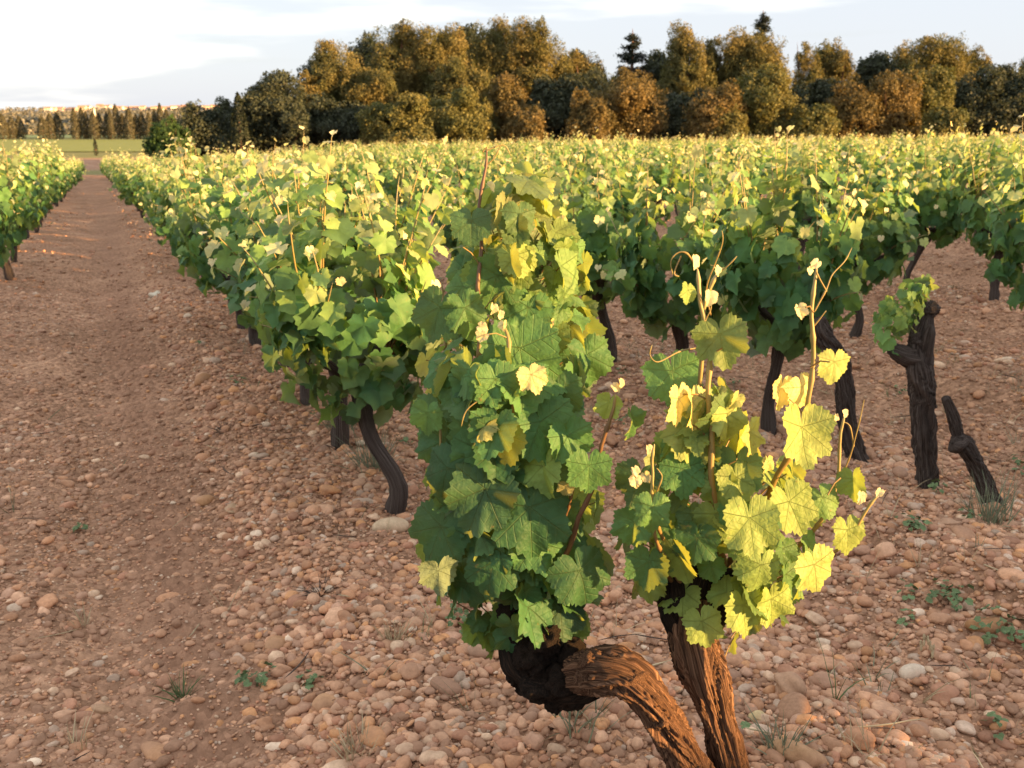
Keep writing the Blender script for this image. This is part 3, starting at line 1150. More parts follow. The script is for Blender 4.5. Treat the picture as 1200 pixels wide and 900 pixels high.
def plant_rows():
    rng = np.random.default_rng(11)
    spots = []
    for k in range(-3, 34):
        n = k * 2.02
        if k == 0:
            ss = [2.2, 3.15, 4.0, 4.75, 5.7, 6.5, 7.35] + [7.35 + 1.72 * i for i in range(1, 48)]
        elif k == 1:
            ss = [2.45, 3.3, 4.2, 5.5] + [5.5 + 1.68 * i for i in range(1, 48)]
        elif k == 2:
            ss = [2.62, 4.2, 5.6] + [5.6 + 1.68 * i for i in range(1, 48)]
        elif k == 3:
            ss = [1.9, 3.4, 4.75, 5.75] + [5.75 + 1.68 * i for i in range(1, 48)]
        elif k == -1:
            ss = [7.4 + 1.72 * i for i in range(0, 48)]
        else:
            s0 = rng.uniform(0.2, 1.6)
            ss = [s0 + 1.68 * i for i in range(0, 50)]
        for s in ss:
            if s > 88:
                continue
            j = rng.normal(0, 0.07, 2) if s > 6.5 else rng.normal(0, 0.015, 2)
            x, y = row_xy(s + j[0], n + j[1] * 0.7)
            if s > 8 and rng.uniform() < 0.03:
                continue
            if y > 66 and (y > 70 or x / y > -0.36) and x / y > -0.385:
                continue
            if in_frame(x, y, 0.7) or in_frame(x - 0.5, y, 0.7, 1.02) or in_frame(x + 0.5, y, 0.7, 1.02):
                spots.append((math.hypot(x, y), k, s, x, y))
    spots.sort()
    near, far = spots[:296], spots[296:]
    order = {}
    count = {}
    for d, k, s, x, y in sorted(near, key=lambda t: t[2]):
        count[k] = count.get(k, 0) + 1
        order[(k, s)] = count[k]
    looks = ["leafy dark green vine", "bushy green vine with pale shoot tips", "dense green vine, its top lit yellow", "wide green vine with hanging leaves"]
    for i, (d, k, s, x, y) in enumerate(near):
        o = order[(k, s)]
        rn = row_name(k)
        mid = d < 11.5
        v = int(rng.integers(0, N_MID if mid else N_FAR))
        if k == 0 and o <= 8:
            lab = f"leafy vine, {ORD[o - 1]} behind the two foremost vines in the {rn}"
            grp = "vines in the " + rn
        elif rn is not None and o <= 7 and k <= 5:
            lab = f"bushy vine, {ORD[o-1]} from the near end of the {rn}"
            grp = "vines in the " + rn
        elif rn is not None:
            lab = f"small looking vine in the far stretch of the {rn}"
            grp = "far vines of the " + rn
        else:
            lab = "small looking vine in the farthest rows before the wood, top lit yellow"
            grp = "vines in the farthest rows before the wood"
        hs = rng.uniform(0.86, 1.12) if s > 8 else rng.uniform(0.94, 1.06)
        if k == 0 and s < 9:
            hs = rng.uniform(0.98, 1.05)
        if k == -1 and s < 30:
            hs = rng.uniform(1.08, 1.18)
        place_vine(MID[v] if mid else FAR[v], x, y, rng.uniform(0, 6.28), (rng.uniform(1.06, 1.2) if k in (0, -1) else rng.uniform(0.94, 1.12), hs), lab, grp)
    # the rest of the block, and an unseen block added behind the camera to shade the ground
    mb = MB()

    def stamp(x, y, rz, sc, v):
        c, s_ = math.cos(rz), math.sin(rz)
        z0 = float(base_h(x, y))
        for mat0, (V, Fq, M, at) in zip((0, 1), FAR_ARR[v]):
            W = np.stack([(V[:, 0] * c - V[:, 1] * s_) * sc + x, (V[:, 0] * s_ + V[:, 1] * c) * sc + y, V[:, 2] * sc + z0], 1)
            o0 = mb.n
            mb.add(W, np.asarray(Fq[0]), 0, **{k_: a_ for k_, a_ in at.items()})
            mb.M[-1] = M[0] + mat0
            for f, mm in zip(Fq[1:], M[1:]):
                mb.Fq.append(f + o0)
                mb.M.append(mm + mat0)

    for d, k, s, x, y in far:
        stamp(x, y, rng.uniform(0, 6.28), rng.uniform(0.95, 1.08), int(rng.integers(0, N_FAR)))
    o = link("vines", mb.mesh("vines", [BARK, LEAF, CANE]))
    tag(o, "mass of the farthest vines, merging into a yellow green band below the wood", "vines", kind="stuff")
    mb.__init__()
    # rows beyond the right edge of the frame
    for k in range(1, 12):
        for i in range(0, 12):
            s = -0.6 + 1.7 * i + rng.normal(0, 0.1)
            if k == 1 and s > 0.5:
                continue
            x, y = row_xy(s, k * 2.02)
            if in_frame(x, y, 0.7, 1.3) or in_frame(x - 0.6, y, 0.7, 1.12) or y < 0.2:
                continue
            if math.hypot(x - 0.8, y - 1.7) < 3.2:
                continue
            stamp(x, y, rng.uniform(0, 6.28), rng.uniform(0.82, 0.95), int(rng.integers(0, N_FAR)))
    # low unseen block of vines added across the headland as a sun screen
    for r_ in range(0, 3):
        for i in range(-8, 26):
            x, y = ORG + NN * (i * 1.25 + rng.normal(0, 0.1)) - RD * (4.6 + 1.7 * r_)
            if math.hypot(x, y) < 1.6:
                continue
            stamp(x, y, rng.uniform(0, 6.28), rng.uniform(0.62, 0.74), int(rng.integers(0, N_FAR)))
    o = link("vines", mb.mesh("vines", [BARK, LEAF, CANE]))
    tag(o, "unseen vines: the rows going on at right, and a block added behind for shade", "vines", kind="stuff")
    # unseen scrub added behind the viewer, its height shaped to keep the sun off
    mb = MB()
    for i in range(420):
        n = -12 + 50 * i / 420
        h = np.interp(n, [7.8, 9.5, 12.0, 14, 18, 30, 40], [1.46, 2.2, 2.42, 2.5, 2.9, 3.3, 3.3]) + rng.normal(0, 0.06)
        x, y = ORG + NN * n - RD * (8.0 + rng.uniform(0, 1.0))
        for z in np.arange(0.2, h, 0.28):
            dd = norm(rng.normal(size=(16, 3)))
            cards(mb, rng, np.array([x, y, min(z, h - 0.22) + float(base_h(x, y))]) + dd * 0.22, dd, 0.13, 0.8, np.full(16, rng.uniform(0, 1)))
    tag(link("scrub", mb.mesh("scrub", [CM["dark"]], False)), "unseen scrub added behind the viewer to shade the ground", "scrub", kind="stuff")


plant_rows()

# ------------------------------------------------------------------ the two foremost vines
def silhouette_leaves(lv, rng, rows, Yc, depth, count, size, age, front_bias=0.5, pet=None):
    """leaves that fill a bush whose outline at each height is given; the bush is as deep as DEPTH"""
    ys = np.array([r[0] for r in rows], float)
    l = np.array([r[1] for r in rows], float)
    rr = np.array([r[2] for r in rows], float)
    wt = rr - l
    cdf = np.cumsum(wt) / wt.sum()
    for k in range(count):
        py = np.interp(rng.uniform(), np.concatenate([[0], cdf]), np.concatenate([[ys[0]], ys])) + rng.normal(0, 5)
        a, b = np.interp(py, ys, l), np.interp(py, ys, rr)
        w = rng.uniform(-1, 1)
        px = (a + b) / 2 + w * (b - a) / 2 * 0.90
        e = math.sqrt(max(0.05, 1 - w * w))
        sgn = -1 if rng.uniform() < front_bias else 1
        v = sgn * rng.uniform(0.45, 1.0) * e
        p = P(px, py, Yc + v * depth)
        o = np.array([w * 0.9, v, 0.0])
        nrm = o + np.array([0, 0, 0.42]) + rng.normal(0, 0.36, 3)
        tip = np.array([0, 0, -1.0]) + o * 0.4 + rng.normal(0, 0.36, 3)
        s = size * rng.uniform(0.45, 1.2)
        t = norm(tip - norm(nrm) * tip.dot(norm(nrm)))
        base = p - t * s * 0.4
        lv.add(base, tip, nrm, s, float(np.clip(age(py) + rng.normal(0, 0.09), 0, 1)), rng.uniform(0, 1))
        if pet is not None:
            inner = P((a + b) / 2 * 0.5 + px * 0.5, py + 18, Yc + 0.45 * v * depth)
            d = inner - base
            pet.append((base + d / max(np.linalg.norm(d), 1e-6) * min(np.linalg.norm(d), 0.085), base, 0.3))


def hero_leaf(lv, px, py, Y, w_px, nrm, tip, age, rnd, curl=0.0):
    """a leaf one can pick out in the photo: centre, width, which way it faces and points"""
    nrm = norm(np.array(nrm, float))
    tip = np.array(tip, float)
    tip = norm(tip - nrm * tip.dot(nrm))
    s = w_px * (0.92 if w_px > 60 else 1.0) / (F / (Y * 1.075)) / 1.66
    lv.add(P(px, py, Y) - tip * s * 0.3, tip, nrm, s, age, rnd, curl)


def cane_object(parent, name, pts, r0, r1, ages, org, seg=8):
    pts = [np.array(p) - org for p in pts]
    m = 40
    q, rr = resample(pts, np.linspace(r0, r1, len(pts)), m)
    # shoots bend a little at each node
    ln = np.concatenate([[0], np.cumsum(np.linalg.norm(np.diff(q, axis=0), axis=1))])
    zz = np.abs(np.mod(ln / 0.15, 1.0) * 2 - 1) - 0.5
    q = q + zz[:, None] * np.array([0.0075, 0.004, 0]) * min(1.0, r0 / 0.004)
    node = np.exp(-((np.mod(ln, 0.075) - 0.037) / 0.006) ** 2)
    V, Fc, bc = tube(q, rr * (1 + 0.45 * node), seg, m)
    mb = MB()
    mb.add(V, Fc, 0, age=np.repeat(np.interp(np.linspace(0, 1, m), np.linspace(0, 1, len(ages)), ages), seg))
    return link(name, mb.mesh(name, [CANE]), parent)


def tendril(parent, pts, org, r=0.0016):
    return cane_object(parent, "tendril", pts, r, r * 0.5, [0.45, 0.7], org, 5)


def knob(mb, c, r, seed):
    V0, F0 = ICO[3]
    rng = np.random.default_rng(seed)
    o = rng.uniform(0, 50)
    f = 0.72 + 0.75 * (fbm(V0 * 2.3 + o, 4) - 0.25) - 0.35 * np.abs(2 * fbm(V0 * 5.5 + o + 7, 3) - 1)
    V = V0 * (f * r)[:, None] * rng.uniform(0.85, 1.2, 3) + np.asarray(c)
    mb.add(V, F0, 0, bc=V0 * 0.6 + o)


def foremost_vines():
    rng = np.random.default_rng(4242)
    # ---------------- vine with the bent trunk (left)
    org = np.array([0.36, 1.66, 0.0])
    t = thing("grape_vine", "tall old vine with a bent trunk and black knobbly head, leftmost of the two foremost", "grapevine", org, "two foremost vines")
    tr = MB()
    pts = [P(872, 1075, 1.58), P(842, 970, 1.58), P(806, 892, 1.58), P(772, 836, 1.58), P(738, 797, 1.585), P(706, 788, 1.60), P(672, 792, 1.64)]
    V, Fc, bc = tube([p - org for p in pts], [0.048, 0.033, 0.030, 0.031, 0.034, 0.034, 0.024], 130, 260, shape=bark_shape(8, 0.42, 3.0, 3))
    tr.add(V, Fc, 0, bc=bc)
    for x, y, Y, r in ((742, 800, 1.565, 0.032), (716, 792, 1.58, 0.034), (775, 842, 1.565, 0.026), (694, 776, 1.60, 0.026), (690, 796, 1.60, 0.030), (812, 900, 1.56, 0.024)):
        knob(tr, P(x, y, Y) - org, r, int(x + 3 * y))
    link("trunk", tr.mesh("trunk", [BARK_NEAR]), t)
    hd = MB()
    hpts = [P(700, 792, 1.645), P(668, 792, 1.68), P(640, 784, 1.71), P(624, 752, 1.74), P(630, 710, 1.79), P(636, 675, 1.82)]
    V, Fc, bc = tube([p - org for p in hpts], [0.030, 0.050, 0.056, 0.052, 0.040, 0.030], 60, 90, shape=bark_shape(21, 0.42, 2.0, 3))
    hd.add(V, Fc, 0, bc=bc)
    for x, y, Y, r in ((664, 794, 1.73, 0.046), (636, 796, 1.755, 0.050), (622, 768, 1.75, 0.048), (606, 792, 1.775, 0.026), (650, 822, 1.765, 0.028), (684, 780, 1.73, 0.030), (612, 738, 1.77, 0.040), (640, 748, 1.745, 0.044), (670, 764, 1.755, 0.034), (612, 806, 1.78, 0.020), (598, 716, 1.78, 0.028), (664, 716, 1.79, 0.030)):
        knob(hd, P(x, y, Y - 0.075) - org, r * 0.9, int(x * 7 + y))
    link("head", hd.mesh("head", [HEADBARK]), t)
    canes = [
        ([P(600, 715, 1.80), P(590, 640, 1.78), P(574, 560, 1.74), P(563, 440, 1.76), P(562, 320, 1.80), P(564, 235, 1.84), P(570, 172, 1.86)], 0.0075, 0.0022, [0.0, 0.25, 0.55, 0.5, 0.1, 0.0, 0.0]),
        ([P(628, 700, 1.78), P(618, 610, 1.72), P(604, 540, 1.68), P(598, 450, 1.66), P(596, 400, 1.68), P(584, 378, 1.70)], 0.0062, 0.0026, [0.0, 0.1, 0.3, 0.6, 0.7, 0.8]),
        ([P(640, 700, 1.72), P(664, 645, 1.66), P(694, 570, 1.62), P(712, 500, 1.60), P(720, 462, 1.60)], 0.0060, 0.0024, [0.0, 0.0, 0.05, 0.1, 0.8]),
        ([P(636, 705, 1.76), P(655, 640, 1.70), P(667, 590, 1.66), P(672, 540, 1.64)], 0.0045, 0.0020, [0.0, 0.0, 0.1, 0.6]),
        ([P(610, 700, 1.86), P(560, 600, 1.88), P(530, 500, 1.92), P(522, 400, 1.95), P(520, 330, 1.97)], 0.0055, 0.0022, [0.0, 0.2, 0.5, 0.6, 0.8]),
        ([P(640, 690, 1.90), P(652, 560, 1.95), P(650, 440, 2.00), P(652, 330, 2.02), P(655, 265, 2.04)], 0.0055, 0.0020, [0.0, 0.2, 0.5, 0.7, 0.9]),
        ([P(625, 690, 1.92), P(612, 520, 2.0), P(606, 380, 2.05), P(608, 290, 2.08), P(596, 222, 2.1)], 0.0055, 0.0020, [0.0, 0.2, 0.5, 0.7, 0.9]),
        ([P(610, 700, 1.78), P(566, 640, 1.72), P(527, 560, 1.70), P(515, 500, 1.70)], 0.0045, 0.0020, [0.0, 0.2, 0.4, 0.7]),
    ]
    lv, pet = Leaves(), []
    mid = P(620, 560, 1.86)
    for i, (pts_, a, b, ages) in enumerate(canes):
        cane_object(t, "shoot", pts_, a, b, ages, org)
        if i in (4, 5, 6):
            q, _ = resample(pts_, np.ones(len(pts_)), 30)
            leaves_on_cane(lv, rng, q, 0.066, 0.052, 0.05, mid, True, pet)
        elif i in (0, 1):
            q, _ = resample(pts_, np.ones(len(pts_)), 30)
            if i == 0:
                q = q[:22]
            leaves_on_cane(lv, rng, q, 0.052, 0.085, 0.06, mid, i == 1, pet, 0.15)
        elif i == 3:
            q, _ = resample(pts_, np.ones(len(pts_)), 30)
            leaves_on_cane(lv, rng, q[18:], 0.022, 0.03, 0.02, mid, True, pet, 0.5)
    rows_top = [(225, 575, 640), (262, 545, 660), (300, 525, 690), (350, 505, 700), (400, 500, 700), (450, 495, 692)]
    rows_low = [(450, 505, 690), (500, 495, 690), (550, 492, 690), (600, 488, 712), (650, 485, 716), (700, 497, 700), (735, 545, 688), (752, 575, 640)]
    silhouette_leaves(lv, rng, rows_top, 1.98, 0.20, 130, 0.058, lambda y: np.interp(y, [230, 330, 450], [0.50, 0.32, 0.20]), 0.62, pet)
    silhouette_leaves(lv, rng, rows_low, 1.82, 0.20, 170, 0.066, lambda y: np.interp(y, [450, 560, 700], [0.22, 0.08, 0.03]), 0.66, pet)
    H = lambda *a, **k: hero_leaf(lv, *a, **k)
    H(512, 372, 1.76, 74, (-0.35, -1, 0.35), (-0.2, 0, -1), 0.16, 0.20)
    H(548, 372, 1.74, 66, (0.3, -1, 0.25), (0.25, 0, -1), 0.22, 0.30)
    H(552, 268, 1.80, 50, (-0.1, -1, 0.5), (0.0, -0.2, -1), 0.20, 0.10)
    H(612, 428, 1.70, 118, (0.10, -1, 0.25), (0.12, 0, -1), 0.26, 0.45)
    H(572, 512, 1.66, 108, (-0.05, -1, 0.35), (-0.25, 0, -1), 0.14, 0.50)
    H(640, 510, 1.66, 100, (0.25, -1, 0.30), (0.35, 0, -1), 0.17, 0.62)
    H(520, 562, 1.66, 86, (-0.55, -1, 0.30), (-0.3, 0, -1), 0.06, 0.20)
    H(562, 590, 1.63, 112, (-0.15, -1, 0.30), (-0.35, 0, -1), 0.06, 0.12)
    H(622, 614, 1.62, 118, (0.05, -1, 0.35), (0.05, 0, -1), 0.03, 0.30)
    H(668, 522, 1.64, 70, (0.35, -1, 0.2), (0.2, 0, -1), 0.20, 0.65)
    H(690, 556, 1.60, 66, (0.05, -1, 0.1), (0.0, 0, -1), 0.28, 0.60)
    H(684, 682, 1.62, 90, (0.35, -1, 0.35), (0.3, 0, -1), 0.02, 0.22)
    H(655, 470, 1.70, 78, (0.3, -1, 0.2), (0.1, 0, -1), 0.15, 0.18)
    H(690, 428, 1.84, 74, (0.3, -1, 0.1), (0.25, 0, -1), 0.16, 0.40)
    H(514, 676, 1.66, 58, (-0.3, 0.9, 0.3), (0.15, -0.3, -1), 0.10, 0.10, 0.3)
    H(740, 498, 1.60, 44, (0.7, -0.6, 0.1), (0.0, 0, -1), 0.22, 0.40, 0.5)
    H(712, 478, 1.61, 36, (-0.2, -1, 0.1), (-0.3, 0, -1), 0.50, 0.60)
    H(500, 492, 1.70, 46, (-0.4, -1, 0.1), (-0.1, 0, -1), 0.30, 0.70)
    H(512, 630, 1.70, 90, (-0.6, -1, 0.3), (-0.35, 0, -1), 0.05, 0.35)
    H(575, 672, 1.64, 84, (-0.2, -1, 0.45), (-0.1, 0, -1), 0.03, 0.5)
    H(660, 640, 1.66, 80, (0.2, -1, 0.4), (0.2, 0, -1), 0.02, 0.45)
    for (x, y) in ((572, 748), (602, 742), (640, 750), (672, 738), (556, 742), (590, 724)):
        H(x, y, 1.74, 42, (rng.normal(0, 0.5), -0.8, 0.3), (rng.normal(0, 0.3), 0, -1), 0.30, 0.6)
    for (x, y, Y) in ((558, 228, 1.86), (575, 220, 1.86), (585, 370, 1.68), (566, 384, 1.66), (578, 362, 1.7), (590, 382, 1.67), (722, 455, 1.60), (728, 450, 1.6), (560, 480, 1.68), (548, 466, 1.7), (640, 386, 1.78), (645, 380, 1.8)):
        H(x, y, Y, 14, (rng.normal(0, 0.6), -0.7, 0.5), (rng.normal(0, 0.6), 0, -0.6), 0.95, 0.5, 0.5)
    fb = MB()
    lv.p = [p - org for p in lv.p]
    lv.build(fb, "near", rng, 0)
    add_prisms(fb, [(a - org, b - org, c) for a, b, c in pet], 0.0017, 1)
    link("foliage", fb.mesh("foliage", [LEAF_NEAR, CANE]), t)
    for pts_ in ([P(570, 172, 1.86), P(566, 178, 1.86), P(590, 170, 1.87), P(600, 184, 1.88)], [P(566, 195, 1.86), P(578, 186, 1.86), P(588, 168, 1.86)], [P(598, 440, 1.66), P(575, 460, 1.64), P(548, 480, 1.63), P(540, 500, 1.63)]):
        tendril(t, pts_, org)

    # ---------------- vine with the upright trunk (right)
    org = np.array([0.44, 1.60, 0.0])
    t = thing("grape_vine", "short vine with upright reddish trunk and big sunlit yellow leaves, rightmost of the two foremost", "grapevine", org, "two foremost vines")
    tr = MB()
    pts = [P(905, 1085, 1.62), P(880, 985, 1.62), P(856, 895, 1.62), P(838, 828, 1.63), P(822, 778, 1.64), P(812, 735, 1.66), P(812, 700, 1.68)]
    V, Fc, bc = tube([p - org for p in pts], [0.045, 0.030, 0.026, 0.029, 0.040, 0.038, 0.024], 130, 240, shape=bark_shape(33, 0.40, -3.0, 3))
    tr.add(V, Fc, 0, bc=bc)
    link("trunk", tr.mesh("trunk", [BARK_NEAR]), t)
    hd = MB()
    for (a, b, c, r) in (((812, 745), (790, 705), (785, 660), 0.030), ((815, 740), (850, 700), (868, 670), 0.028), ((808, 740), (815, 700), (828, 650), 0.028)):
        V, Fc, bc = tube([P(*a, 1.66) - org, P(*b, 1.68) - org, P(*c, 1.70) - org], [r * 1.2, r, r * 0.7], 30, 40, shape=bark_shape(int(b[0]), 0.35, 3, 3))
        hd.add(V, Fc, 0, bc=bc)
    link("head", hd.mesh("head", [HEADBARK]), t)
    canes = [
        ([P(848, 668, 1.66), P(838, 590, 1.60), P(832, 500, 1.60), P(831, 420, 1.61), P(822, 350, 1.63), P(816, 314, 1.64)], 0.0062, 0.0026, [0.1, 0.35, 0.6, 0.7, 0.8, 0.9]),
        ([P(840, 660, 1.72), P(828, 560, 1.68), P(822, 460, 1.66), P(824, 380, 1.66), P(834, 335, 1.66), P(842, 318, 1.66)], 0.0050, 0.0024, [0.1, 0.3, 0.5, 0.7, 0.8, 0.9]),
        ([P(850, 665, 1.70), P(905, 570, 1.66), P(944, 492, 1.62), P(952, 410, 1.62), P(953, 350, 1.63), P(955, 312, 1.64)], 0.0062, 0.0024, [0.1, 0.4, 0.6, 0.65, 0.75, 0.9]),
        ([P(880, 690, 1.72), P(945, 630, 1.68), P(974, 588, 1.66), P(985, 520, 1.66), P(990, 487, 1.66)], 0.0045, 0.0022, [0.1, 0.5, 0.7, 0.8, 0.9]),
        ([P(800, 690, 1.68), P(778, 640, 1.62), P(765, 590, 1.58), P(763, 545, 1.58), P(768, 520, 1.58)], 0.0042, 0.0018, [0.1, 0.3, 0.6, 0.8, 0.9]),
        ([P(900, 690, 1.70), P(965, 655, 1.66), P(1000, 625, 1.65), P(1022, 588, 1.65), P(1036, 575, 1.65)], 0.0040, 0.0018, [0.1, 0.4, 0.6, 0.8, 0.95]),
        ([P(790, 690, 1.70), P(780, 660, 1.62), P(772, 640, 1.58), P(768, 610, 1.56)], 0.0045, 0.0025, [0.0, 0.1, 0.3, 0.5]),
    ]
    lv, pet = Leaves(), []
    sun_gold = 0.12  # lifts leaf age on sunlit leaves, putting the sun's gold into their colour
    mid = P(860, 620, 1.72)
    for i, (pts_, a, b, ages) in enumerate(canes):
        cane_object(t, "shoot", pts_, a, b, ages, org)
    rows = [(478, 790, 860), (520, 765, 880), (560, 742, 945), (600, 722, 975), (640, 716, 975), (690, 728, 965), (730, 768, 900), (755, 800, 880)]
    silhouette_leaves(lv, rng, rows, 1.74, 0.17, 150, 0.056, lambda y: np.interp(y, [480, 600, 740], [0.50, 0.38, 0.36]), 0.5, pet)
    H = lambda *a, **k: hero_leaf(lv, *a, **k)
    H = lambda x, y, Y, w, n_, t_, a_, r_, c_=0.0: hero_leaf(lv, x, y, Y, w, n_, t_, min(1.0, a_ + sun_gold) if x > 815 or a_ > 0.3 else a_, r_ if r_ < 0.5 else 0.5 + 0.9 * (r_ - 0.5) + 0.1, c_)
    RT = (0.45, -1, 0.25)
    H(940, 516, 1.58, 92, (0.30, -1, 0.35), (-0.05, 0, -1), 0.42, 0.70)
    H(880, 622, 1.50, 92, (0.10, -1, 0.40), (0.05, 0, -1), 0.36, 0.55)
    H(930, 600, 1.54, 82, (0.35, -1, 0.40), (0.35, 0, -1), 0.38, 0.5)
    H(956, 672, 1.56, 74, (0.5, -1, 0.1), (0.25, 0, -1), 0.46, 0.72)
    H(872, 720, 1.58, 72, (0.4, -1, 0.2), (0.1, 0, -1), 0.36, 0.65)
    H(905, 712, 1.60, 70, (0.55, -1, 0.1), (0.2, 0, -1), 0.38, 0.7)
    H(890, 672, 1.55, 64, (0.2, -1, 0.2), (-0.2, 0, -1), 0.30, 0.55)
    H(825, 738, 1.60, 58, (-0.1, -1, 0.3), (0.25, 0, -1), 0.34, 0.72)
    H(795, 478, 1.58, 62, (0.85, -0.65, 0.05), (-0.1, 0, -1), 0.62, 0.72, 0.1)
    H(812, 482, 1.60, 60, (0.8, -0.5, 0.1), (0.1, 0, -1), 0.58, 0.72, 0.1)
    H(846, 404, 1.60, 72, (-0.35, -1, 0.25), (0.25, 0, -1), 0.34, 0.15, 0.25)
    H(790, 448, 1.68, 80, (-0.1, -1, 0.3), (0.2, 0, -1), 0.20, 0.6)
    H(855, 496, 1.60, 70, (0.5, -0.8, 0.2), (0.2, 0, -1), 0.42, 0.80)
    H(880, 515, 1.58, 52, (0.8, -0.6, 0.1), (0.15, 0, -1), 0.46, 0.6)
    H(864, 560, 1.60, 80, (-0.3, -1, 0.35), (0.1, 0, -1), 0.10, 0.15)
    H(915, 462, 1.62, 44, (0.6, -0.8, 0.1), (-0.3, 0, -1), 0.62, 0.7)
    H(940, 462, 1.62, 48, (0.55, -0.8, 0.1), (0.2, 0, -1), 0.62, 0.7)
    H(977, 432, 1.62, 44, (0.3, -1, 0.1), (-0.1, 0, -1), 0.46, 0.7)
    H(1000, 570, 1.64, 46, (-0.6, -0.8, 0.1), (0.2, 0, -1), 0.22, 0.4, 0.3)
    H(994, 630, 1.64, 52, (0.3, -1, 0.3), (0.05, 0, -1), 0.40, 0.5, 0.2)
    H(968, 590, 1.63, 48, (0.2, -1, 0.6), (0.3, 0, -1), 0.22, 0.5)
    H(764, 604, 1.54, 56, (-0.1, -1, 0.3), (0.0, 0, -1), 0.30, 0.6, 0.15)
    H(742, 620, 1.60, 54, (-0.4, -1, 0.2), (-0.1, 0, -1), 0.18, 0.55)
    H(746, 570, 1.62, 60, (-0.5, -1, 0.2), (-0.2, 0, -1), 0.10, 0.10)
    H(800, 560, 1.60, 60, (-0.1, -1, 0.3), (0.1, 0, -1), 0.24, 0.6)
    H(815, 640, 1.58, 62, (-0.35, -1, 0.3), (-0.1, 0, -1), 0.10, 0.3)
    H(760, 668, 1.60, 60, (-0.4, -1, 0.2), (0, 0, -1), 0.14, 0.4)
    for (x, y, w, a) in ((745, 565, 22, 0.9), (758, 560, 20, 0.8), (745, 553, 18, 0.95), (832, 350, 26, 0.85), (815, 308, 24, 0.85), (806, 345, 36, 0.35), (842, 318, 18, 1.0), (955, 310, 18, 0.95), (938, 366, 26, 0.8), (950, 318, 14, 0.9), (990, 485, 14, 0.95), (980, 490, 14, 0.9), (1008, 584, 22, 0.85), (1030, 578, 16, 0.9), (900, 545, 30, 0.55), (760, 528, 18, 0.9), (862, 470, 30, 0.5)):
        H(x, y, 1.60, w * 0.8, (rng.normal(0.3, 0.4), -0.8, 0.3), (rng.normal(0, 0.4), 0, -0.8), a, 0.5, 0.4)
    fb = MB()
    lv.p = [p - org for p in lv.p]
    lv.build(fb, "near", rng, 0)
    add_prisms(fb, [(a - org, b - org, c) for a, b, c in pet], 0.0017, 1)
    for (a, b) in (((838, 590), (866, 572)), ((836, 560), (862, 540)), ((832, 520), (812, 498)), ((830, 425), (846, 408)), ((944, 492), (925, 468)), ((945, 480), (940, 500)), ((950, 430), (972, 424)), ((832, 470), (800, 462)), ((845, 640), (880, 600)), ((985, 560), (970, 580)), ((953, 366), (944, 360))):
        add_prisms(fb, [(P(*a, 1.61) - org, P(*b, 1.59) - org, 0.3)], 0.0020, 1)
    link("foliage", fb.mesh("foliage", [LEAF_NEAR, CANE]), t)
    for pts_ in ([P(816, 316, 1.63), P(806, 298, 1.62), P(795, 296, 1.62), P(787, 306, 1.62), P(789, 322, 1.62)], [P(797, 300, 1.62), P(790, 320, 1.61), P(796, 324, 1.61)],
                 [P(832, 370, 1.63), P(828, 340, 1.62), P(838, 310, 1.61), P(846, 285, 1.6), P(845, 270, 1.6)], [P(840, 320, 1.65), P(852, 312, 1.64), P(864, 300, 1.64)],
                 [P(953, 366, 1.63), P(968, 340, 1.64), P(976, 322, 1.65), P(990, 306, 1.66), P(998, 290, 1.67)], [P(968, 342, 1.64), P(958, 322, 1.63), P(957, 316, 1.63)], [P(953, 382, 1.63), P(960, 374, 1.63), P(968, 364, 1.63)],
                 [P(985, 560, 1.66), P(998, 530, 1.66), P(1006, 500, 1.66), P(1012, 468, 1.66)], [P(1000, 524, 1.66), P(996, 500, 1.66), P(988, 494, 1.66)],
                 [P(815, 408, 1.64), P(796, 412, 1.62), P(772, 424, 1.6), P(762, 416, 1.6), P(764, 404, 1.6)], [P(832, 400, 1.63), P(826, 380, 1.62), P(834, 360, 1.62), P(828, 345, 1.62)], [P(765, 585, 1.58), P(772, 570, 1.57), P(776, 558, 1.57), P(770, 548, 1.57)]):
        tendril(t, pts_, org)


foremost_vines()

# ------------------------------------------------------------------ old stumps in the second row
def stump(label, base_px, Y, pts, rads, seed, leaf=None, knobs=()):
    org = np.array([*P(base_px[0], base_px[1], Y)[:2], 0.0])
    t = thing("vine_stump", label, "vine stump", org)
    tb = MB()
    V, Fc, bc = tube([P(x, y, Y + dy) - org for x, y, dy in pts], rads, 64, 110, shape=bark_shape(seed, 0.36, 5.0, 3))
    tb.add(V, Fc, 0, bc=bc)
    rng_k = np.random.default_rng(seed + 5)
    for x, y, dy in (pts[3:] if seed == 51 else []):
        knob(tb, P(x + 4 * math.sin(x), y, Y + dy - 0.012) - org, (0.040 if y > 430 else 0.036) * rng_k.uniform(0.7, 1.15), int(x + y))
    for (a, b, r) in knobs:
        V, Fc, bc = tube([P(a[0], a[1], Y) - org, P((a[0] + b[0]) / 2, (a[1] + b[1]) / 2 + 3, Y - 0.02) - org, P(b[0], b[1], Y - 0.03) - org], [r, r * 0.95, r * 0.7], 18, 16, shape=bark_shape(seed + int(a[0]), 0.35, 2, 3))
        tb.add(V, Fc, 0, bc=bc)
    link("trunk", tb.mesh("trunk", [BARK]), t)
    if leaf:
        rng = np.random.default_rng(seed)
        lv = Leaves()
        silhouette_leaves(lv, rng, leaf, Y, 0.12, 95, 0.040, lambda y: 0.36, 0.5)
        lv.p = [p - org for p in lv.p]
        fb = MB()
        lv.build(fb, "mid", rng, 0)
        link("foliage", fb.mesh("foliage", [LEAF]), t)
    return t


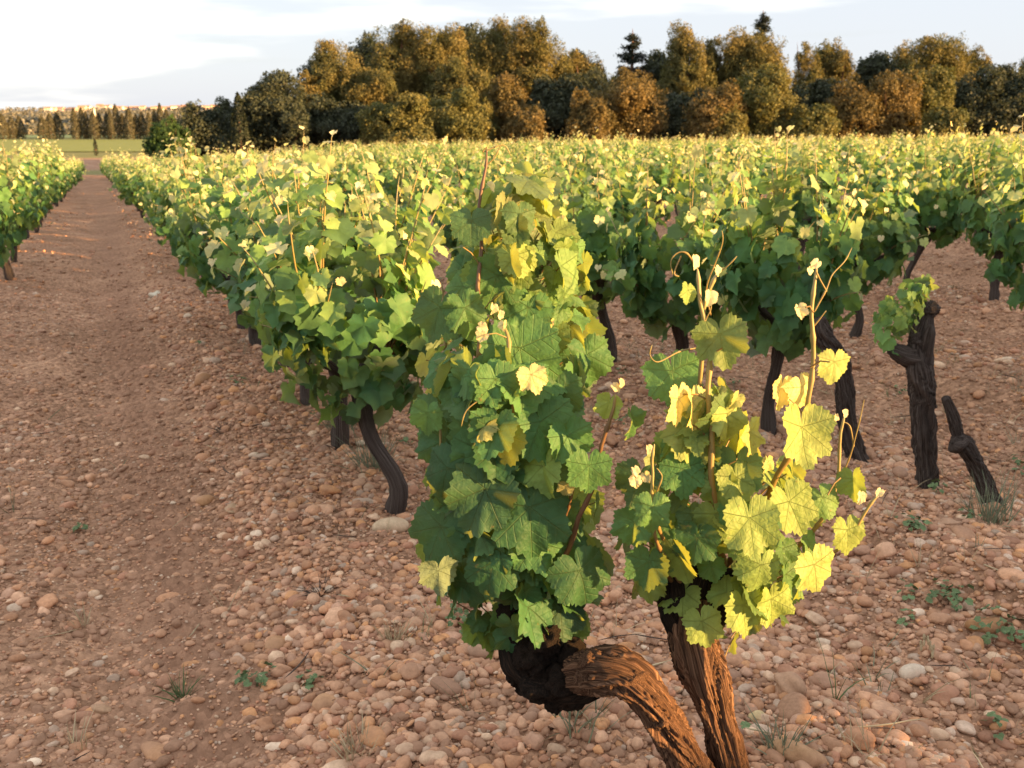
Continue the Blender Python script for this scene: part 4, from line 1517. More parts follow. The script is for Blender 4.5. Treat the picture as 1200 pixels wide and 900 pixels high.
stump("upright dark old stump with one tuft of small green leaves", (1090, 592), 3.80,
      [(1096, 615, 0), (1090, 590, 0), (1084, 530, 0.0), (1082, 470, 0), (1076, 430, 0), (1078, 400, 0.02), (1088, 362, 0.03)],
      [0.060, 0.042, 0.037, 0.039, 0.046, 0.042, 0.018], 51,
      [(338, 1056, 1092), (362, 1024, 1086), (385, 1018, 1080), (408, 1026, 1056)], knobs=[((1076, 418), (1042, 408), 0.036), ((1084, 420), (1092, 380), 0.026)])
stump("leaning bare grey stump with a knobbly tip, rightmost of the stumps", (1165, 605), 3.62,
      [(1172, 630, 0), (1166, 600, 0), (1150, 556, 0.0), (1132, 524, 0), (1122, 510, 0), (1116, 488, 0), (1107, 464, 0)],
      [0.044, 0.032, 0.028, 0.031, 0.018, 0.021, 0.015], 61, knobs=[((1126, 516), (1116, 520), 0.034)])
stump("crooked dark stump leaning under the green canopy, behind the yellow leaved vine", (1014, 556), 4.25,
      [(1024, 572, 0), (1010, 548, 0), (994, 500, 0), (988, 450, 0.0), (978, 414, 0), (964, 392, 0), (958, 372, 0)],
      [0.060, 0.042, 0.036, 0.034, 0.038, 0.042, 0.026], 71, knobs=[((1012, 550), (1036, 556), 0.034)])

# ------------------------------------------------------------------ weeds, dry grass, cobbles that stand out, twigs
GRASS = plain_mat("green_weed_blade", (0.115, 0.165, 0.075), 0.6)
DRYG = plain_mat("dry_straw", (0.42, 0.34, 0.22), 0.8)
DARKG = plain_mat("dead_dark_root", (0.075, 0.055, 0.045), 0.9)
GREYG = plain_mat("grey_green_grass", (0.17, 0.20, 0.13), 0.7)


def tuft_geo(mb, rng, k, h, spread, width, lie=0.3, at=(0, 0, 0), mat=0):
    for i in range(k):
        a = rng.uniform(0, 6.28)
        r = spread * rng.uniform(0, 0.35)
        b = np.array([math.cos(a) * r, math.sin(a) * r, -0.01]) + np.array(at)
        a2 = a + rng.normal(0, 0.7)
        tilt = abs(rng.normal(lie, 0.25))
        d = np.array([math.cos(a2) * math.sin(tilt), math.sin(a2) * math.sin(tilt), math.cos(tilt)])
        path = cane_path(rng, b, d, h * rng.uniform(0.5, 1.1), 0.6, 5, 0.15)
        sd = norm(np.cross(d, rng.normal(0, 1, 3)))
        w = np.array([1, 0.9, 0.75, 0.55, 0.35, 0.05]) * width * rng.uniform(0.6, 1.2)
        V = np.concatenate([path - sd * w[:, None], path + sd * w[:, None]])
        q = np.array([(j, j + 1, j + 7, j + 6) for j in range(5)])
        mb.add(V, q, mat)


def sprig_geo(mb, rng, k, size, spread, at=(0, 0, 0), mat=0):
    lv = Leaves()
    for i in range(k):
        a = rng.uniform(0, 6.28)
        r = spread * rng.uniform(0.1, 1)
        p = np.array([math.cos(a) * r, math.sin(a) * r, rng.uniform(0.008, 0.055)]) + np.array(at)
        lv.add(p, np.array([math.cos(a), math.sin(a), rng.normal(0.2, 0.4)]), np.array([math.cos(a) * 0.3, math.sin(a) * 0.3, 1.0]) + rng.normal(0, 0.3, 3), size * rng.uniform(0.5, 1.1), 0.2, rng.uniform())
    lv.build(mb, "mid", rng, mat)


WEEDS = [
    ("grass_tuft", "small upright green grass tuft in the lane", "grass", (213, 800), "g", 22, 0.11, 0.05, GRASS),
    ("weed", "low green weed beside an orange pebble at the lane edge", "weed", (300, 800), "s", 18, 0.020, 0.06, GRASS),
    ("weed", "tiny green weed right of the larger weed at the lane edge", "weed", (365, 805), "s", 16, 0.016, 0.035, GRASS),
    ("dry_grass", "pale dry straw stalks standing in the lane", "dry grass", (97, 722), "g", 9, 0.10, 0.06, DRYG),
    ("dry_grass", "bleached forked straw lying in the lane's lower corner", "dry grass", (90, 868), "g", 12, 0.11, 0.08, DRYG),
    ("dry_grass", "flattened dry grass tuft beside the dark dead root", "dry grass", (462, 768), "g", 34, 0.10, 0.08, DRYG),
    ("dead_root", "dark dead root tangle on the lane's stony edge", "dead root", (376, 712), "g", 40, 0.09, 0.08, DARKG),
    ("dead_root", "small dark dead weed beside the lane, further up", "dead root", (262, 512), "g", 30, 0.09, 0.08, DARKG),
    ("grass_tuft", "grey green grass tuft at the foot of the upright foremost trunk", "grass", (912, 888), "g", 46, 0.13, 0.10, GREYG),
    ("grass_tuft", "sparse grass blades under the bent foremost trunk", "grass", (672, 872), "g", 26, 0.16, 0.22, GREYG),
    ("grass_tuft", "tall dry grass clump around the leaning bare stump", "grass", (1158, 632), "g", 60, 0.22, 0.22, GREYG),
    ("weed", "spreading green weed below the upright stump", "weed", (1112, 712), "s", 44, 0.020, 0.08, GRASS),
    ("weed", "small green weed between the stump and the yellow leaves", "weed", (1066, 648), "s", 30, 0.018, 0.06, GRASS),
    ("weed", "green weed at the right edge of the stony bank", "weed", (1178, 752), "s", 44, 0.020, 0.09, GRASS),
    ("grass_stalk", "single tall thin green grass stalk right of the foremost vines", "grass", (980, 826), "g", 3, 0.30, 0.02, GRASS),
    ("grass_stalk", "thin stalk with a pale oat seed head", "grass", (1080, 812), "g", 3, 0.20, 0.02, DRYG),
    ("dry_grass", "pair of pale straws leaning in the bottom right corner", "dry grass", (1022, 890), "g", 6, 0.20, 0.05, DRYG),
    ("grass_tuft", "pale dry tuft at the bottom edge below the lane", "grass", (420, 885), "g", 40, 0.10, 0.14, DRYG),
    ("grass_tuft", "grass clump against the trunk of the second vine in the lane row", "grass", (440, 560), "g", 70, 0.26, 0.22, GREYG),
    ("grass_tuft", "thin grass around the trunk of the third vine in the lane row", "grass", (400, 510), "g", 50, 0.28, 0.20, GREYG),
]


def build_weeds():
    rng = np.random.default_rng(9)
    for nm, lab, cat, (px, py), typ, k, h, sp, mat in WEEDS:
        g = G(px, py)
        z = float(ground_h(g[0:1], g[1:2])[0][0])
        mb = MB()
        if typ == "g":
            tuft_geo(mb, rng, int(k * 1.4), h, sp, 0.0023, 0.35 if "dead" not in nm else 0.9)
        else:
            sprig_geo(mb, rng, k, h, sp)
            tuft_geo(mb, rng, 6, 0.05, 0.04, 0.0016)
        if "seed head" in lab:
            for i in range(14):
                mb.add(*(lambda V, Fc: (V * np.array([0.004, 0.004, 0.011]) + np.array([rng.normal(0, 0.012), rng.normal(0, 0.012), 0.15 + 0.05 * i / 14]), Fc))(*ICO[0]))
        o = link(nm, mb.mesh(nm, [mat], False), None, (g[0], g[1], z))
        tag(o, lab, cat)
    # scattered wisps nobody would count
    mb = MB()
    xy = np.concatenate([scatter_in_view(rng, 620, 1.9, 7.0, 0.8), scatter_in_view(rng, 520, 7.0, 22.0, 0.8)])
    s, n = sn_of(xy[:, 0], xy[:, 1])
    m = np.mod(n + 1.01, 2.02) - 1.01
    keep = rng.uniform(0, 1, len(xy)) < np.where(n > 0.2, 0.8, np.exp(-(m / 0.35) ** 2) * 0.9 + 0.05)
    xy = xy[keep]
    gz, _ = ground_h(xy[:, 0], xy[:, 1])
    for (x, y), z in zip(xy, gz):
        mt = int(rng.choice([0, 1, 1, 2, 2]))
        if mt == 0 and rng.uniform() < 0.6:
            sprig_geo(mb, rng, 9, 0.018, 0.045, (x, y, z), 0)
        else:
            tuft_geo(mb, rng, int(rng.integers(2, 9)), rng.uniform(0.05, 0.18), 0.08, 0.0018, 0.5, (x, y, z), mt)
    o = link("weeds", mb.mesh("weeds", [GRASS, DRYG, GREYG], False))
    tag(o, "sparse wisps of green and dry grass scattered between the stones", "weeds", kind="stuff")
    # pruned twigs
    mb = MB()
    xy = scatter_in_view(rng, 170, 1.9, 7.5, 0.8)
    s, n = sn_of(xy[:, 0], xy[:, 1])
    xy = xy[(n > -0.7) | (rng.uniform(0, 1, len(xy)) < 0.25)]
    gz, _ = ground_h(xy[:, 0], xy[:, 1])
    for (x, y), z in zip(xy, gz):
        a = rng.uniform(0, 6.28)
        L = rng.uniform(0.05, 0.22)
        pts = cane_path(rng, (x, y, z + 0.022), (math.cos(a), math.sin(a), rng.normal(0.02, 0.05)), L, 0.02, 4, 0.15)
        r = rng.uniform(0.0012, 0.0032)
        V, Fc, bc = tube(pts, [r, r, r * 0.9, r * 0.8, r * 0.6], 5, 5)
        mb.add(V, Fc, int(rng.integers(0, 2)))
    o = link("twigs", mb.mesh("twigs", [DRYG, DARKG]))
    tag(o, "thin dry prunings and straws lying between the stones", "twigs", kind="stuff")
    big = [
        ((460, 632), 0.125, (0.55, 0.42, 0.29), "large cream cobble left of the foremost vines"),
        ((326, 755), 0.085, (0.42, 0.24, 0.13), "smooth orange brown cobble at the lane edge"),
        ((292, 752), 0.060, (0.42, 0.22, 0.11), "small orange cobble just left of a larger one at the lane edge"),
        ((239, 582), 0.085, (0.44, 0.25, 0.13), "orange cobble beside the dark wheel rut"),
        ((272, 593), 0.075, (0.48, 0.34, 0.22), "pale yellowish cobble right of the rut"),
        ((240, 458), 0.14, (0.34, 0.18, 0.09), "flat brown cobble on the lane, further up"),
        ((382, 826), 0.070, (0.48, 0.28, 0.16), "oval pale orange cobble near the bottom of the lane"),
        ((115, 818), 0.095, (0.42, 0.27, 0.17), "flat tan cobble half sunk in the lane"),
        ((180, 866), 0.095, (0.44, 0.24, 0.13), "orange cobble half buried at the lane's bottom edge"),
        ((183, 349), 0.13, (0.60, 0.56, 0.46), "whitish cobble in the distance on the lane"),
        ((925, 813), 0.12, (0.42, 0.26, 0.17), "large tan cobble right of the upright foremost trunk"),
        ((932, 840), 0.105, (0.33, 0.19, 0.12), "brown rounded cobble just below a larger tan one"),
        ((933, 892), 0.115, (0.42, 0.25, 0.14), "big orange cobble at the bottom edge beside a grass tuft"),
        ((887, 842), 0.06, (0.56, 0.44, 0.24), "small yellowish cobble beside the upright foremost trunk"),
        ((1158, 742), 0.11, (0.32, 0.17, 0.08), "brown angular stone by the weeds at right"),
        ((1070, 788), 0.075, (0.60, 0.50, 0.40), "pale whitish cobble on the right bank"),
        ((1110, 634), 0.11, (0.45, 0.28, 0.19), "light tan cobble at the foot of the upright stump"),
        ((1150, 752), 0.065, (0.36, 0.22, 0.15), "small tan cobble below the brown angular stone"),
        ((560, 775), 0.10, (0.36, 0.23, 0.16), "greyish cobble at the left of the black vine head"),
    ]
    rng = np.random.default_rng(31)
    for (px, py), size, c, lab in big:
        g = G(px, py)
        mb = MB()
        stones(mb, rng, np.array([[g[0], g[1]]]), np.array([size * 0.86]), 3, 0.30)
        mb.V[0] -= np.array([g[0], g[1], 0], np.float32)
        k = len(mb.V[0])
        mb.A["col"] = [(0, k, np.tile(np.array(c), (k, 1)))]
        tag(link("cobble", mb.mesh("cobble", [STONE]), None, (g[0], g[1], 0)), lab, "stone")


build_weeds()

# ------------------------------------------------------------------ trees
def clump_crown(mb, rng, clumps, size, aspect, dens):
    for (c, r) in clumps:
        r = np.asarray(r)
        area = 4 * math.pi * (r[0] * r[1] * r[2]) ** (2 / 3)
        k = int(area / (size * size) * dens)
        d = norm(rng.normal(size=(k, 3)))
        bumps = 0.62 + 0.72 * vnoise(d * 2.4 + rng.uniform(0, 50))
        rad = bumps * (1 - 0.55 * rng.uniform(0, 1, k) ** 1.5)
        keep = vnoise(d * 3.1 + rng.uniform(0, 60)) > 0.16
        p = np.asarray(c) + d * r * rad[:, None]
        tone = np.clip(rng.normal(0.5, 0.22) + 0.5 * (vnoise(d * 3 + 9) - 0.5), 0, 1)
        cards(mb, rng, p[keep], d[keep], size, aspect, np.broadcast_to(tone, (k,))[keep])


def tree(name, label, kind, px, top, hw, D, seed, low=0.30, group="trees of the wood behind the vineyard", grass_z=0.0):
    """px, top, hw in photo pixels at distance D; low = where the crown starts, as a share of the height"""
    rng = np.random.default_rng(seed)
    base = P(px, 150, D)
    x = base[0]
    zb = float(base_h(x, D))
    h = P(px, top, D)[2] - zb
    w = hw / F * D * 1.22
    low = max(0.0, low - 0.18) if kind == 'pine' else low
    t = thing(name, label, "tree", (x, D, zb), group)
    tb, cb = MB(), MB()
    wood = []
    if kind in ("cypress", "drk_cypress"):
        k = int(h * w * (330 if D < 170 else 95))
        zz = rng.uniform(0, 1, k) ** 0.9
        prof = np.interp(zz, [0, 0.08, 0.3, 0.6, 0.85, 1.0], [0.80, 0.95, 1.0, 0.85, 0.50, 0.05])
        a = rng.uniform(0, 6.28, k)
        rr = w * prof * (0.72 + 0.35 * vnoise(np.stack([np.cos(a) * 2, np.sin(a) * 2, zz * 9 + seed], 1)))
        p = np.stack([np.cos(a) * rr, np.sin(a) * rr, 0.03 * h + zz * 0.97 * h], 1)
        cards(cb, rng, p, np.stack([np.cos(a), np.sin(a), 0.4 + 0 * a], 1), 0.15 if D < 170 else 0.30, 0.5, np.clip(rng.normal(0.5, 0.3, k), 0, 1))
        V, Fc, bc = tube([(0, 0, -0.2), (0, 0, h * 0.4), (0, 0, h * 0.85)], [0.14, 0.09, 0.03], 8, 6)
        tb.add(V, Fc, 0, bc=bc)
    elif kind == "cedar":
        V, Fc, bc = tube([(0, 0, -0.2), (0.05, 0, h * 0.5), (0, 0, h)], [0.30, 0.20, 0.04], 10, 14)
        tb.add(V, Fc, 0, bc=bc)
        for i in range(70):
            f = rng.uniform(0, 1) ** 0.8
            z = h * (0.42 + 0.55 * f)
            a = rng.uniform(0, 6.28)
            L = w * (1.25 - 1.08 * f) * rng.uniform(0.35, 1.15)
            tip = np.array([math.cos(a) * L, math.sin(a) * L, z + L * rng.uniform(-0.12, 0.35)])
            V, Fc, bc = tube([(0, 0, z), tip * np.array([0.5, 0.5, 0]) + np.array([0, 0, (z + tip[2]) / 2 + 0.08 * L]), tip], [0.05, 0.03, 0.012], 5, 5)
            tb.add(V, Fc, 0, bc=bc)
            k = int(30 + 75 * L)
            u = rng.uniform(0.1, 1.08, k)
            p = np.array([0, 0, z]) + u[:, None] * (tip - np.array([0, 0, z])) + rng.normal(0, 1, (k, 3)) * np.array([0.15, 0.15, 0.09]) - np.array([0, 0, 0.05])
            cards(cb, rng, p, np.tile([0, 0, 1.0], (k, 1)), 0.13, 0.5, np.clip(rng.normal(0.5, 0.3, k), 0, 1))
    else:
        z0 = h * low
        lsz, asp, dn = {"pine": (0.105, 0.40, 1.0), "olive": (0.105, 0.62, 0.9), "russet": (0.105, 0.62, 0.9), "dark": (0.12, 0.62, 0.85), "bush": (0.10, 0.62, 1.0)}[kind]
        lsz *= D / 85
        # a crown of a few soft overlapping masses with a ragged, broken surface
        lobes = [(np.array([0, 0, z0 + (h - z0) * 0.44]), np.array([w * 0.80, w * 0.75, (h - z0) * 0.46]))]
        for i in range(9 if kind == "pine" else 10):
            a = rng.uniform(0, 6.28)
            q = rng.uniform(0.30, 0.78)
            rz = (h - z0) * rng.uniform(0.13, 0.30)
            zc = h - rz * 0.95 if i == 0 else rng.uniform(z0 + rz * 0.8, h - rz * 0.95)
            narrow = math.sqrt(max(0.06, 1 - (2 * (zc - z0) / (h - z0) - 0.85) ** 2 / 1.2))
            lobes.append((np.array([math.cos(a) * w * q * narrow, math.sin(a) * w * q * 0.9 * narrow, zc]), np.array([w * rng.uniform(0.24, 0.48), w * rng.uniform(0.24, 0.48), rz])))
        for c, r in lobes:
            area = 4 * math.pi * ((r[0] * r[1]) ** 1.6 / 3 + 2 * (r[0] * r[2]) ** 1.6 / 3) ** (1 / 1.6)
            k = int(area / (lsz * lsz) * dn * 3.0)
            d = norm(rng.normal(size=(k, 3)))
            o = rng.uniform(0, 60)
            R = 0.50 + 0.92 * fbm(d * 2.6 + o, 4)
            rho = R * (1.06 - 0.6 * rng.uniform(0, 1, k) ** 1.2)
            p = c + d * r * rho[:, None]
            n1 = fbm(p * np.array([1.25, 1.25, 1.6]) + o, 3)
            n2 = vnoise(p * 3.4 + o)
            keep = (n1 + 0.26 * n2 > 0.56) & (p[:, 2] > 0.05)
            if kind == "pine":
                keep &= p[:, 2] > z0 + 0.10 * (h - z0) * vnoise(p * 0.9 + o)
            tone = np.clip(0.5 + 1.5 * (vnoise(p * 0.55 + o + 20) - 0.5) + rng.normal(0, 0.15, k), 0, 1)
            nn = d * 0.7 + norm(rng.normal(size=(k, 3))) * 0.5 + np.array([0, 0, 0.15])
            cards(cb, rng, p[keep], nn[keep], lsz, asp, tone[keep])
        hz = (h - z0) / 2
        clumps = [(c * np.array([1, 1, 1]) + rng.normal(0, 0.3, 3), r) for c, r in lobes + lobes[1:5]]
        r0 = 0.05 + 0.020 * h
        top_t = np.array([rng.normal(0, 0.25), 0, z0 + 0.55 * (h - z0)])
        V, Fc, bc = tube([(0, 0, -0.2), (rng.normal(0, 0.12), rng.normal(0, 0.1), z0 * 0.6), tuple(top_t)], [r0 * 1.25, r0, r0 * 0.4], 9, 12)
        tb.add(V, Fc, 0, bc=bc)
        for c, r in clumps[:10]:
            st = np.array([0, 0, z0 * rng.uniform(0.55, 1.0) + 0.12])
            c = np.asarray(c)
            mid = st * 0.45 + c * 0.55 + np.array([0, 0, -0.15 * hz])
            V, Fc, bc = tube([st, mid, c + (c - st) * 0.12], [r0 * 0.5, r0 * 0.34, r0 * 0.12], 6, 8)
            tb.add(V, Fc, 0, bc=bc)
    link("trunk", tb.mesh("trunk", [TREEBARK]), t)
    link("crown", cb.mesh("crown", [CM[kind]], False), t)
    return t


WOOD = [  # name, kind, px, top, half width, distance, crown start, label
    ("round_bush", "bush", 195, 134, 23, 72, 0.0, "round bright green bush at the left end of the wood"),
    ("oak_tree", "dark", 238, 116, 33, 80, 0.0, "low dark tree just right of the round green bush"),
    ("oak_tree", "dark", 266, 114, 22, 96, 0.1, "greyish tree behind the narrow pointed cypress"),
    ("cypress_tree", "drk_cypress", 281, 109, 9, 78, 0.0, "narrow dark pointed cypress standing alone at the wood's left end"),
    ("oak_tree", "dark", 300, 126, 28, 82, 0.0, "low dark scrubby tree at the foot of the tall dark left tree"),
    ("pine_tree", "dark", 328, 82, 42, 80, 0.12, "tall dark shaded tree, first large tree from the left"),
    ("pine_tree", "dark", 378, 66, 28, 88, 0.2, "dark shaded pine with an orange lit right flank beside it"),
    ("pine_tree", "pine", 366, 84, 17, 84, 0.45, "small orange lit pine crown at the dark left shoulder"),
    ("pine_tree", "pine", 404, 45, 32, 86, 0.45, "orange lit pine, leftmost of the tall pines"),
    ("pine_tree", "dark", 436, 38, 26, 97, 0.5, "dark pine top peeping behind the tall lit pines"),
    ("pine_tree", "pine", 462, 24, 34, 90, 0.45, "tall olive lit pine, second of the tall pines"),
    ("oak_tree", "dark", 398, 112, 42, 82, 0.0, "dark shaded tree below the leftmost orange pine"),
    ("pine_tree", "pine", 444, 80, 27, 84, 0.4, "short golden pine below the tall second pine"),
    ("pine_tree", "pine", 512, 32, 32, 90, 0.5, "tall pine with reddish lit bare limbs under its crown"),
    ("pine_tree", "pine", 540, 66, 36, 86, 0.5, "leaning orange pine spreading below the tall pine tops"),
    ("pine_tree", "pine", 570, 20, 30, 92, 0.45, "tallest rounded pine in the middle of the tall pines"),
    ("pine_tree", "pine", 490, 40, 32, 96, 0.3, "olive pine filling the gap behind the tall second pine"),
    ("pine_tree", "pine", 598, 36, 32, 97, 0.3, "pine set back between the tallest pine and the broad pine"),
    ("pine_tree", "dark", 656, 66, 24, 96, 0.2, "dark pine behind the right side of the broad pine"),
    ("pine_tree", "pine", 860, 52, 24, 96, 0.2, "olive pine set back left of the tallest cedar"),
    ("pine_tree", "dark", 776, 66, 30, 97, 0.1, "dark pine set back left of the tall orange pine"),
    ("pine_tree", "pine", 1060, 52, 28, 97, 0.2, "olive pine at the left shoulder of the wide domed pine"),
    ("pine_tree", "dark", 540, 28, 26, 99, 0.5, "dark pine between two tall lit pines, further back"),
    ("pine_tree", "pine", 626, 22, 40, 91, 0.5, "tall broad pine, rightmost of the tall pines, sky showing through"),
    ("oak_tree", "olive", 476, 110, 42, 77, 0.0, "broad olive green oak at the front, left of the russet bush"),
    ("oak_tree", "olive", 540, 103, 42, 78, 0.0, "broad olive oak at the front below the lit bare pine limbs"),
    ("oak_tree", "russet", 594, 87, 29, 80, 0.0, "tall russet oak at the front below the tallest pine"),
    ("oak_tree", "russet", 616, 122, 26, 77, 0.0, "low russet bush sloping down at the right of the russet oak"),
    ("oak_tree", "dark", 648, 88, 38, 84, 0.0, "dark shaded oak under the rightmost tall pine"),
    ("oak_tree", "dark", 695, 80, 42, 88, 0.0, "wide dark oak left of the spiky cedar"),
    ("pine_tree", "pine", 686, 56, 24, 93, 0.5, "low flat olive pine right of the tall pines"),
    ("cedar_tree", "cedar", 738, 33, 22, 95, 0.0, "spiky dark cedar poking above the wood, leftmost of two"),
    ("oak_tree", "dark", 764, 58, 26, 96, 0.2, "dark crown right beside the left spiky cedar"),
    ("oak_tree", "russet", 738, 76, 42, 80, 0.0, "big round golden oak at the front below the left cedar"),
    ("oak_tree", "russet", 690, 106, 24, 77, 0.0, "small russet oak at the front, left of the big golden oak"),
    ("pine_tree", "pine", 800, 26, 30, 91, 0.28, "tall orange pine right of the left cedar"),
    ("pine_tree", "pine", 836, 42, 18, 92, 0.3, "slim orange pine beside the tall orange pine"),
    ("oak_tree", "dark", 806, 104, 28, 84, 0.0, "dark oak in the gap right of the big golden oak"),
    ("oak_tree", "russet", 834, 96, 31, 78, 0.0, "reddest front oak, below the tall orange pine"),
    ("cedar_tree", "cedar", 886, 10, 20, 97, 0.0, "tallest spiky dark cedar poking above the wood, rightmost of two"),
    ("pine_tree", "pine", 878, 36, 40, 91, 0.3, "broad orange crown right under the tallest cedar"),
    ("oak_tree", "olive", 888, 76, 40, 80, 0.0, "large olive oak at the front below the tallest cedar"),
    ("oak_tree", "olive", 852, 122, 24, 77, 0.0, "small olive bush between the reddest oak and the large olive oak"),
    ("pine_tree", "pine", 942, 48, 20, 92, 0.3, "small golden crown right of the tallest cedar"),
    ("pine_tree", "pine", 972, 46, 22, 93, 0.3, "round golden crown in the notch of the skyline"),
    ("oak_tree", "dark", 946, 92, 34, 86, 0.0, "blue grey shaded oak below the golden crowns"),
    ("oak_tree", "olive", 954, 122, 26, 77, 0.0, "low olive bush at the foot of the blue grey oak"),
    ("oak_tree", "russet", 1006, 88, 30, 79, 0.0, "rounded russet oak at the front, left of its brown twin"),
    ("oak_tree", "russet", 1046, 84, 30, 80, 0.0, "brown front oak just right of the rounded russet oak"),
    ("oak_tree", "dark", 1022, 60, 32, 95, 0.2, "dark crown filling the dip of the skyline at right"),
    ("pine_tree", "pine", 1084, 43, 44, 92, 0.25, "wide domed golden pine at right, highest crown of that side"),
    ("pine_tree", "pine", 1130, 54, 18, 93, 0.3, "small golden crown at the right slope of the domed pine"),
    ("oak_tree", "olive", 1084, 76, 28, 82, 0.0, "olive crown below the wide domed pine"),
    ("oak_tree", "dark", 1130, 78, 46, 84, 0.0, "big dark shaded oak at right below the skyline dip"),
    ("oak_tree", "olive", 1106, 124, 24, 77, 0.0, "low olive bush at the foot of the big dark oak"),
    ("oak_tree", "dark", 1178, 74, 40, 83, 0.0, "dark shaded oak at the picture's right edge"),
    ("pine_tree", "pine", 1204, 56, 28, 94, 0.3, "golden pine crown cut off by the right edge"),
    ("oak_tree", "dark", 1226, 90, 34, 82, 0.0, "dark oak mostly outside the right edge"),
]
for i, (nm, kd, px, top, hw, D, low, lab) in enumerate(WOOD):
    tree(nm, lab, kd, px, top, hw, D, 900 + i * 7, low)

CYP = [(3, 133, 7), (14, 137, 6), (23, 136, 6), (50, 136, 7), (59, 133, 6), (68, 132, 6), (88, 127, 5), (97, 126, 5), (102, 131, 4), (110, 131, 6), (117, 132, 5), (126, 131, 4), (130, 129, 4), (137, 122, 5), (144, 133, 5), (152, 127, 6), (160, 134, 5), (167, 131, 5), (175, 132, 5), (182, 128, 4), (189, 121, 5), (196, 128, 5), (204, 133, 5)]


def undergrowth():
    """the shaded mass behind and between the trees, out of which single crowns rise"""
    rng = np.random.default_rng(88)
    mb = MB()
    for i in range(330):
        px = rng.uniform(300, 1300)
        D = rng.uniform(98, 108)
        lim = np.interp(px, [300, 360, 430, 660, 720, 1000, 1100, 1300], [118, 96, 70, 78, 78, 76, 78, 84])
        z = rng.uniform(0.0, 1) * (P(px, lim, D)[2] + 1.5) - 1.5
        x = (px - 600) / F * D * 0.99
        r = rng.uniform(0.8, 1.5)
        dd = norm(rng.normal(size=(150, 3)))
        bm = 0.6 + 0.7 * vnoise(dd * 2.2 + rng.uniform(0, 50))
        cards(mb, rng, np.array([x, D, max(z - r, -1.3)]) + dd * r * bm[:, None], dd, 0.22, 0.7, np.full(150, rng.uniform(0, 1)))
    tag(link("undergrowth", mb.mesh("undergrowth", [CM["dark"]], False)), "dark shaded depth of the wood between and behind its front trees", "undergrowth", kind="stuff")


undergrowth()
for i, (px, top, hw) in enumerate(CYP):
    place = (ORD[i] + " from the left") if i < 12 else (["last", "second last", "third last", "fourth last", "fifth last", "sixth last", "seventh last", "eighth last", "ninth last", "tenth last", "eleventh last"][len(CYP) - 1 - i] + " before the round green bush")
    tree("cypress_tree", "brown lit cypress in the far row, " + place, "cypress", px, top, hw * 0.82, 336 + (i % 3) * 2, 3000 + i, 0, "row of far cypresses")
tree("cypress_sapling", "tiny dark sapling standing alone at the end of the lane", "drk_cypress", 109.5, 163, 2.0, 155, 77, 0, None)


# ------------------------------------------------------------------ far ridge, its woods and the village
RIDGE = field_mat("far_ridge_scrub", (0.13, 0.125, 0.10), (0.19, 0.175, 0.13), 0.02)  # pale greyed tones stand in for haze over the ridge


def ridge_h(x):
    p = np.stack([np.asarray(x, float) / 130.0, 0 * np.asarray(x, float), 0 * np.asarray(x, float)], -1).reshape(-1, 3)
    return 24.0 + 7.0 * (fbm(p + 4.4, 3) - 0.5)


def build_ridge():
    xs = np.linspace(-2200, 2200, 300)
    ys = np.array([520, 800, 1100, 1300, 1420, 1500, 1600, 1900, 2600])
    X, Y = np.meshgrid(xs, ys)
    prof = np.interp(ys, [520, 1100, 1420, 1500, 1600, 2600], [-0.12, 0.10, 0.80, 1.0, 1.0, 0.6])
    Z = ridge_h(X).reshape(X.shape) * prof[:, None]
    mb = MB()
    mb.add(np.stack([X, Y, Z], -1), grid_faces(len(xs), len(ys)))
    tag(link("hill", mb.mesh("hill", [RIDGE])), kind="structure")
    rng = np.random.default_rng(3)
    # woods on the slope and hedges on the plain in front of it
    wm = crown_mat("far_wood_leaves", (0.13, 0.135, 0.12), (0.20, 0.185, 0.15))  # leaf colours greyed to carry the haze
    mb = MB()
    k = 1500
    y = rng.uniform(900, 1560, k)
    x = rng.uniform(-0.58, 0.1, k) * y
    prof2 = np.interp(y, [520, 1100, 1420, 1500, 1600], [0, 0.10, 0.80, 1.0, 1.0])
    z = ridge_h(x) * prof2
    for i in range(k):
        r = rng.uniform(2.2, 4.6)
        dd = norm(rng.normal(size=(34, 3)))
        cards(mb, rng, np.array([x[i], y[i], z[i] + r * 0.5]) + dd * np.array([r * 1.5, r, r * 0.8]), dd, 1.5, 0.8, np.full(34, rng.uniform(0, 1)))
    for (px0, px1, D, hh, kk) in ((-60, 260, 520, 5.5, 110), (-60, 260, 640, 9.0, 130)):
        for i in range(kk):
            pt = P(rng.uniform(px0, px1), 150, D + rng.uniform(-20, 20))
            dd = norm(rng.normal(size=(90, 3)))
            cards(mb, rng, np.array([pt[0], pt[1], hh * 0.5 - 2.9]) + dd * np.array([hh * 0.9, hh * 0.7, hh * 0.55 * rng.uniform(0.7, 1.2)]), dd, 0.14 * hh, 0.8, np.full(90, rng.uniform(0, 1)))
    tag(link("far_woods", mb.mesh("far_woods", [wm], False)), "far off hazy scrub and hedges on the plain and the ridge", "woods", kind="stuff")


build_ridge()

WALLM = [plain_mat("pale_render", (0.72, 0.66, 0.58), 0.9, 0.1, 0.06, 0.2), plain_mat("pink_render", (0.66, 0.52, 0.44), 0.9, 0.1, 0.06, 0.2)]
ROOFM = plain_mat("clay_roof", (0.42, 0.24, 0.16), 0.9, 0.1, 0.15, 0.5)
WINM = plain_mat("dark_window", (0.08, 0.08, 0.09), 0.3, 0.5)


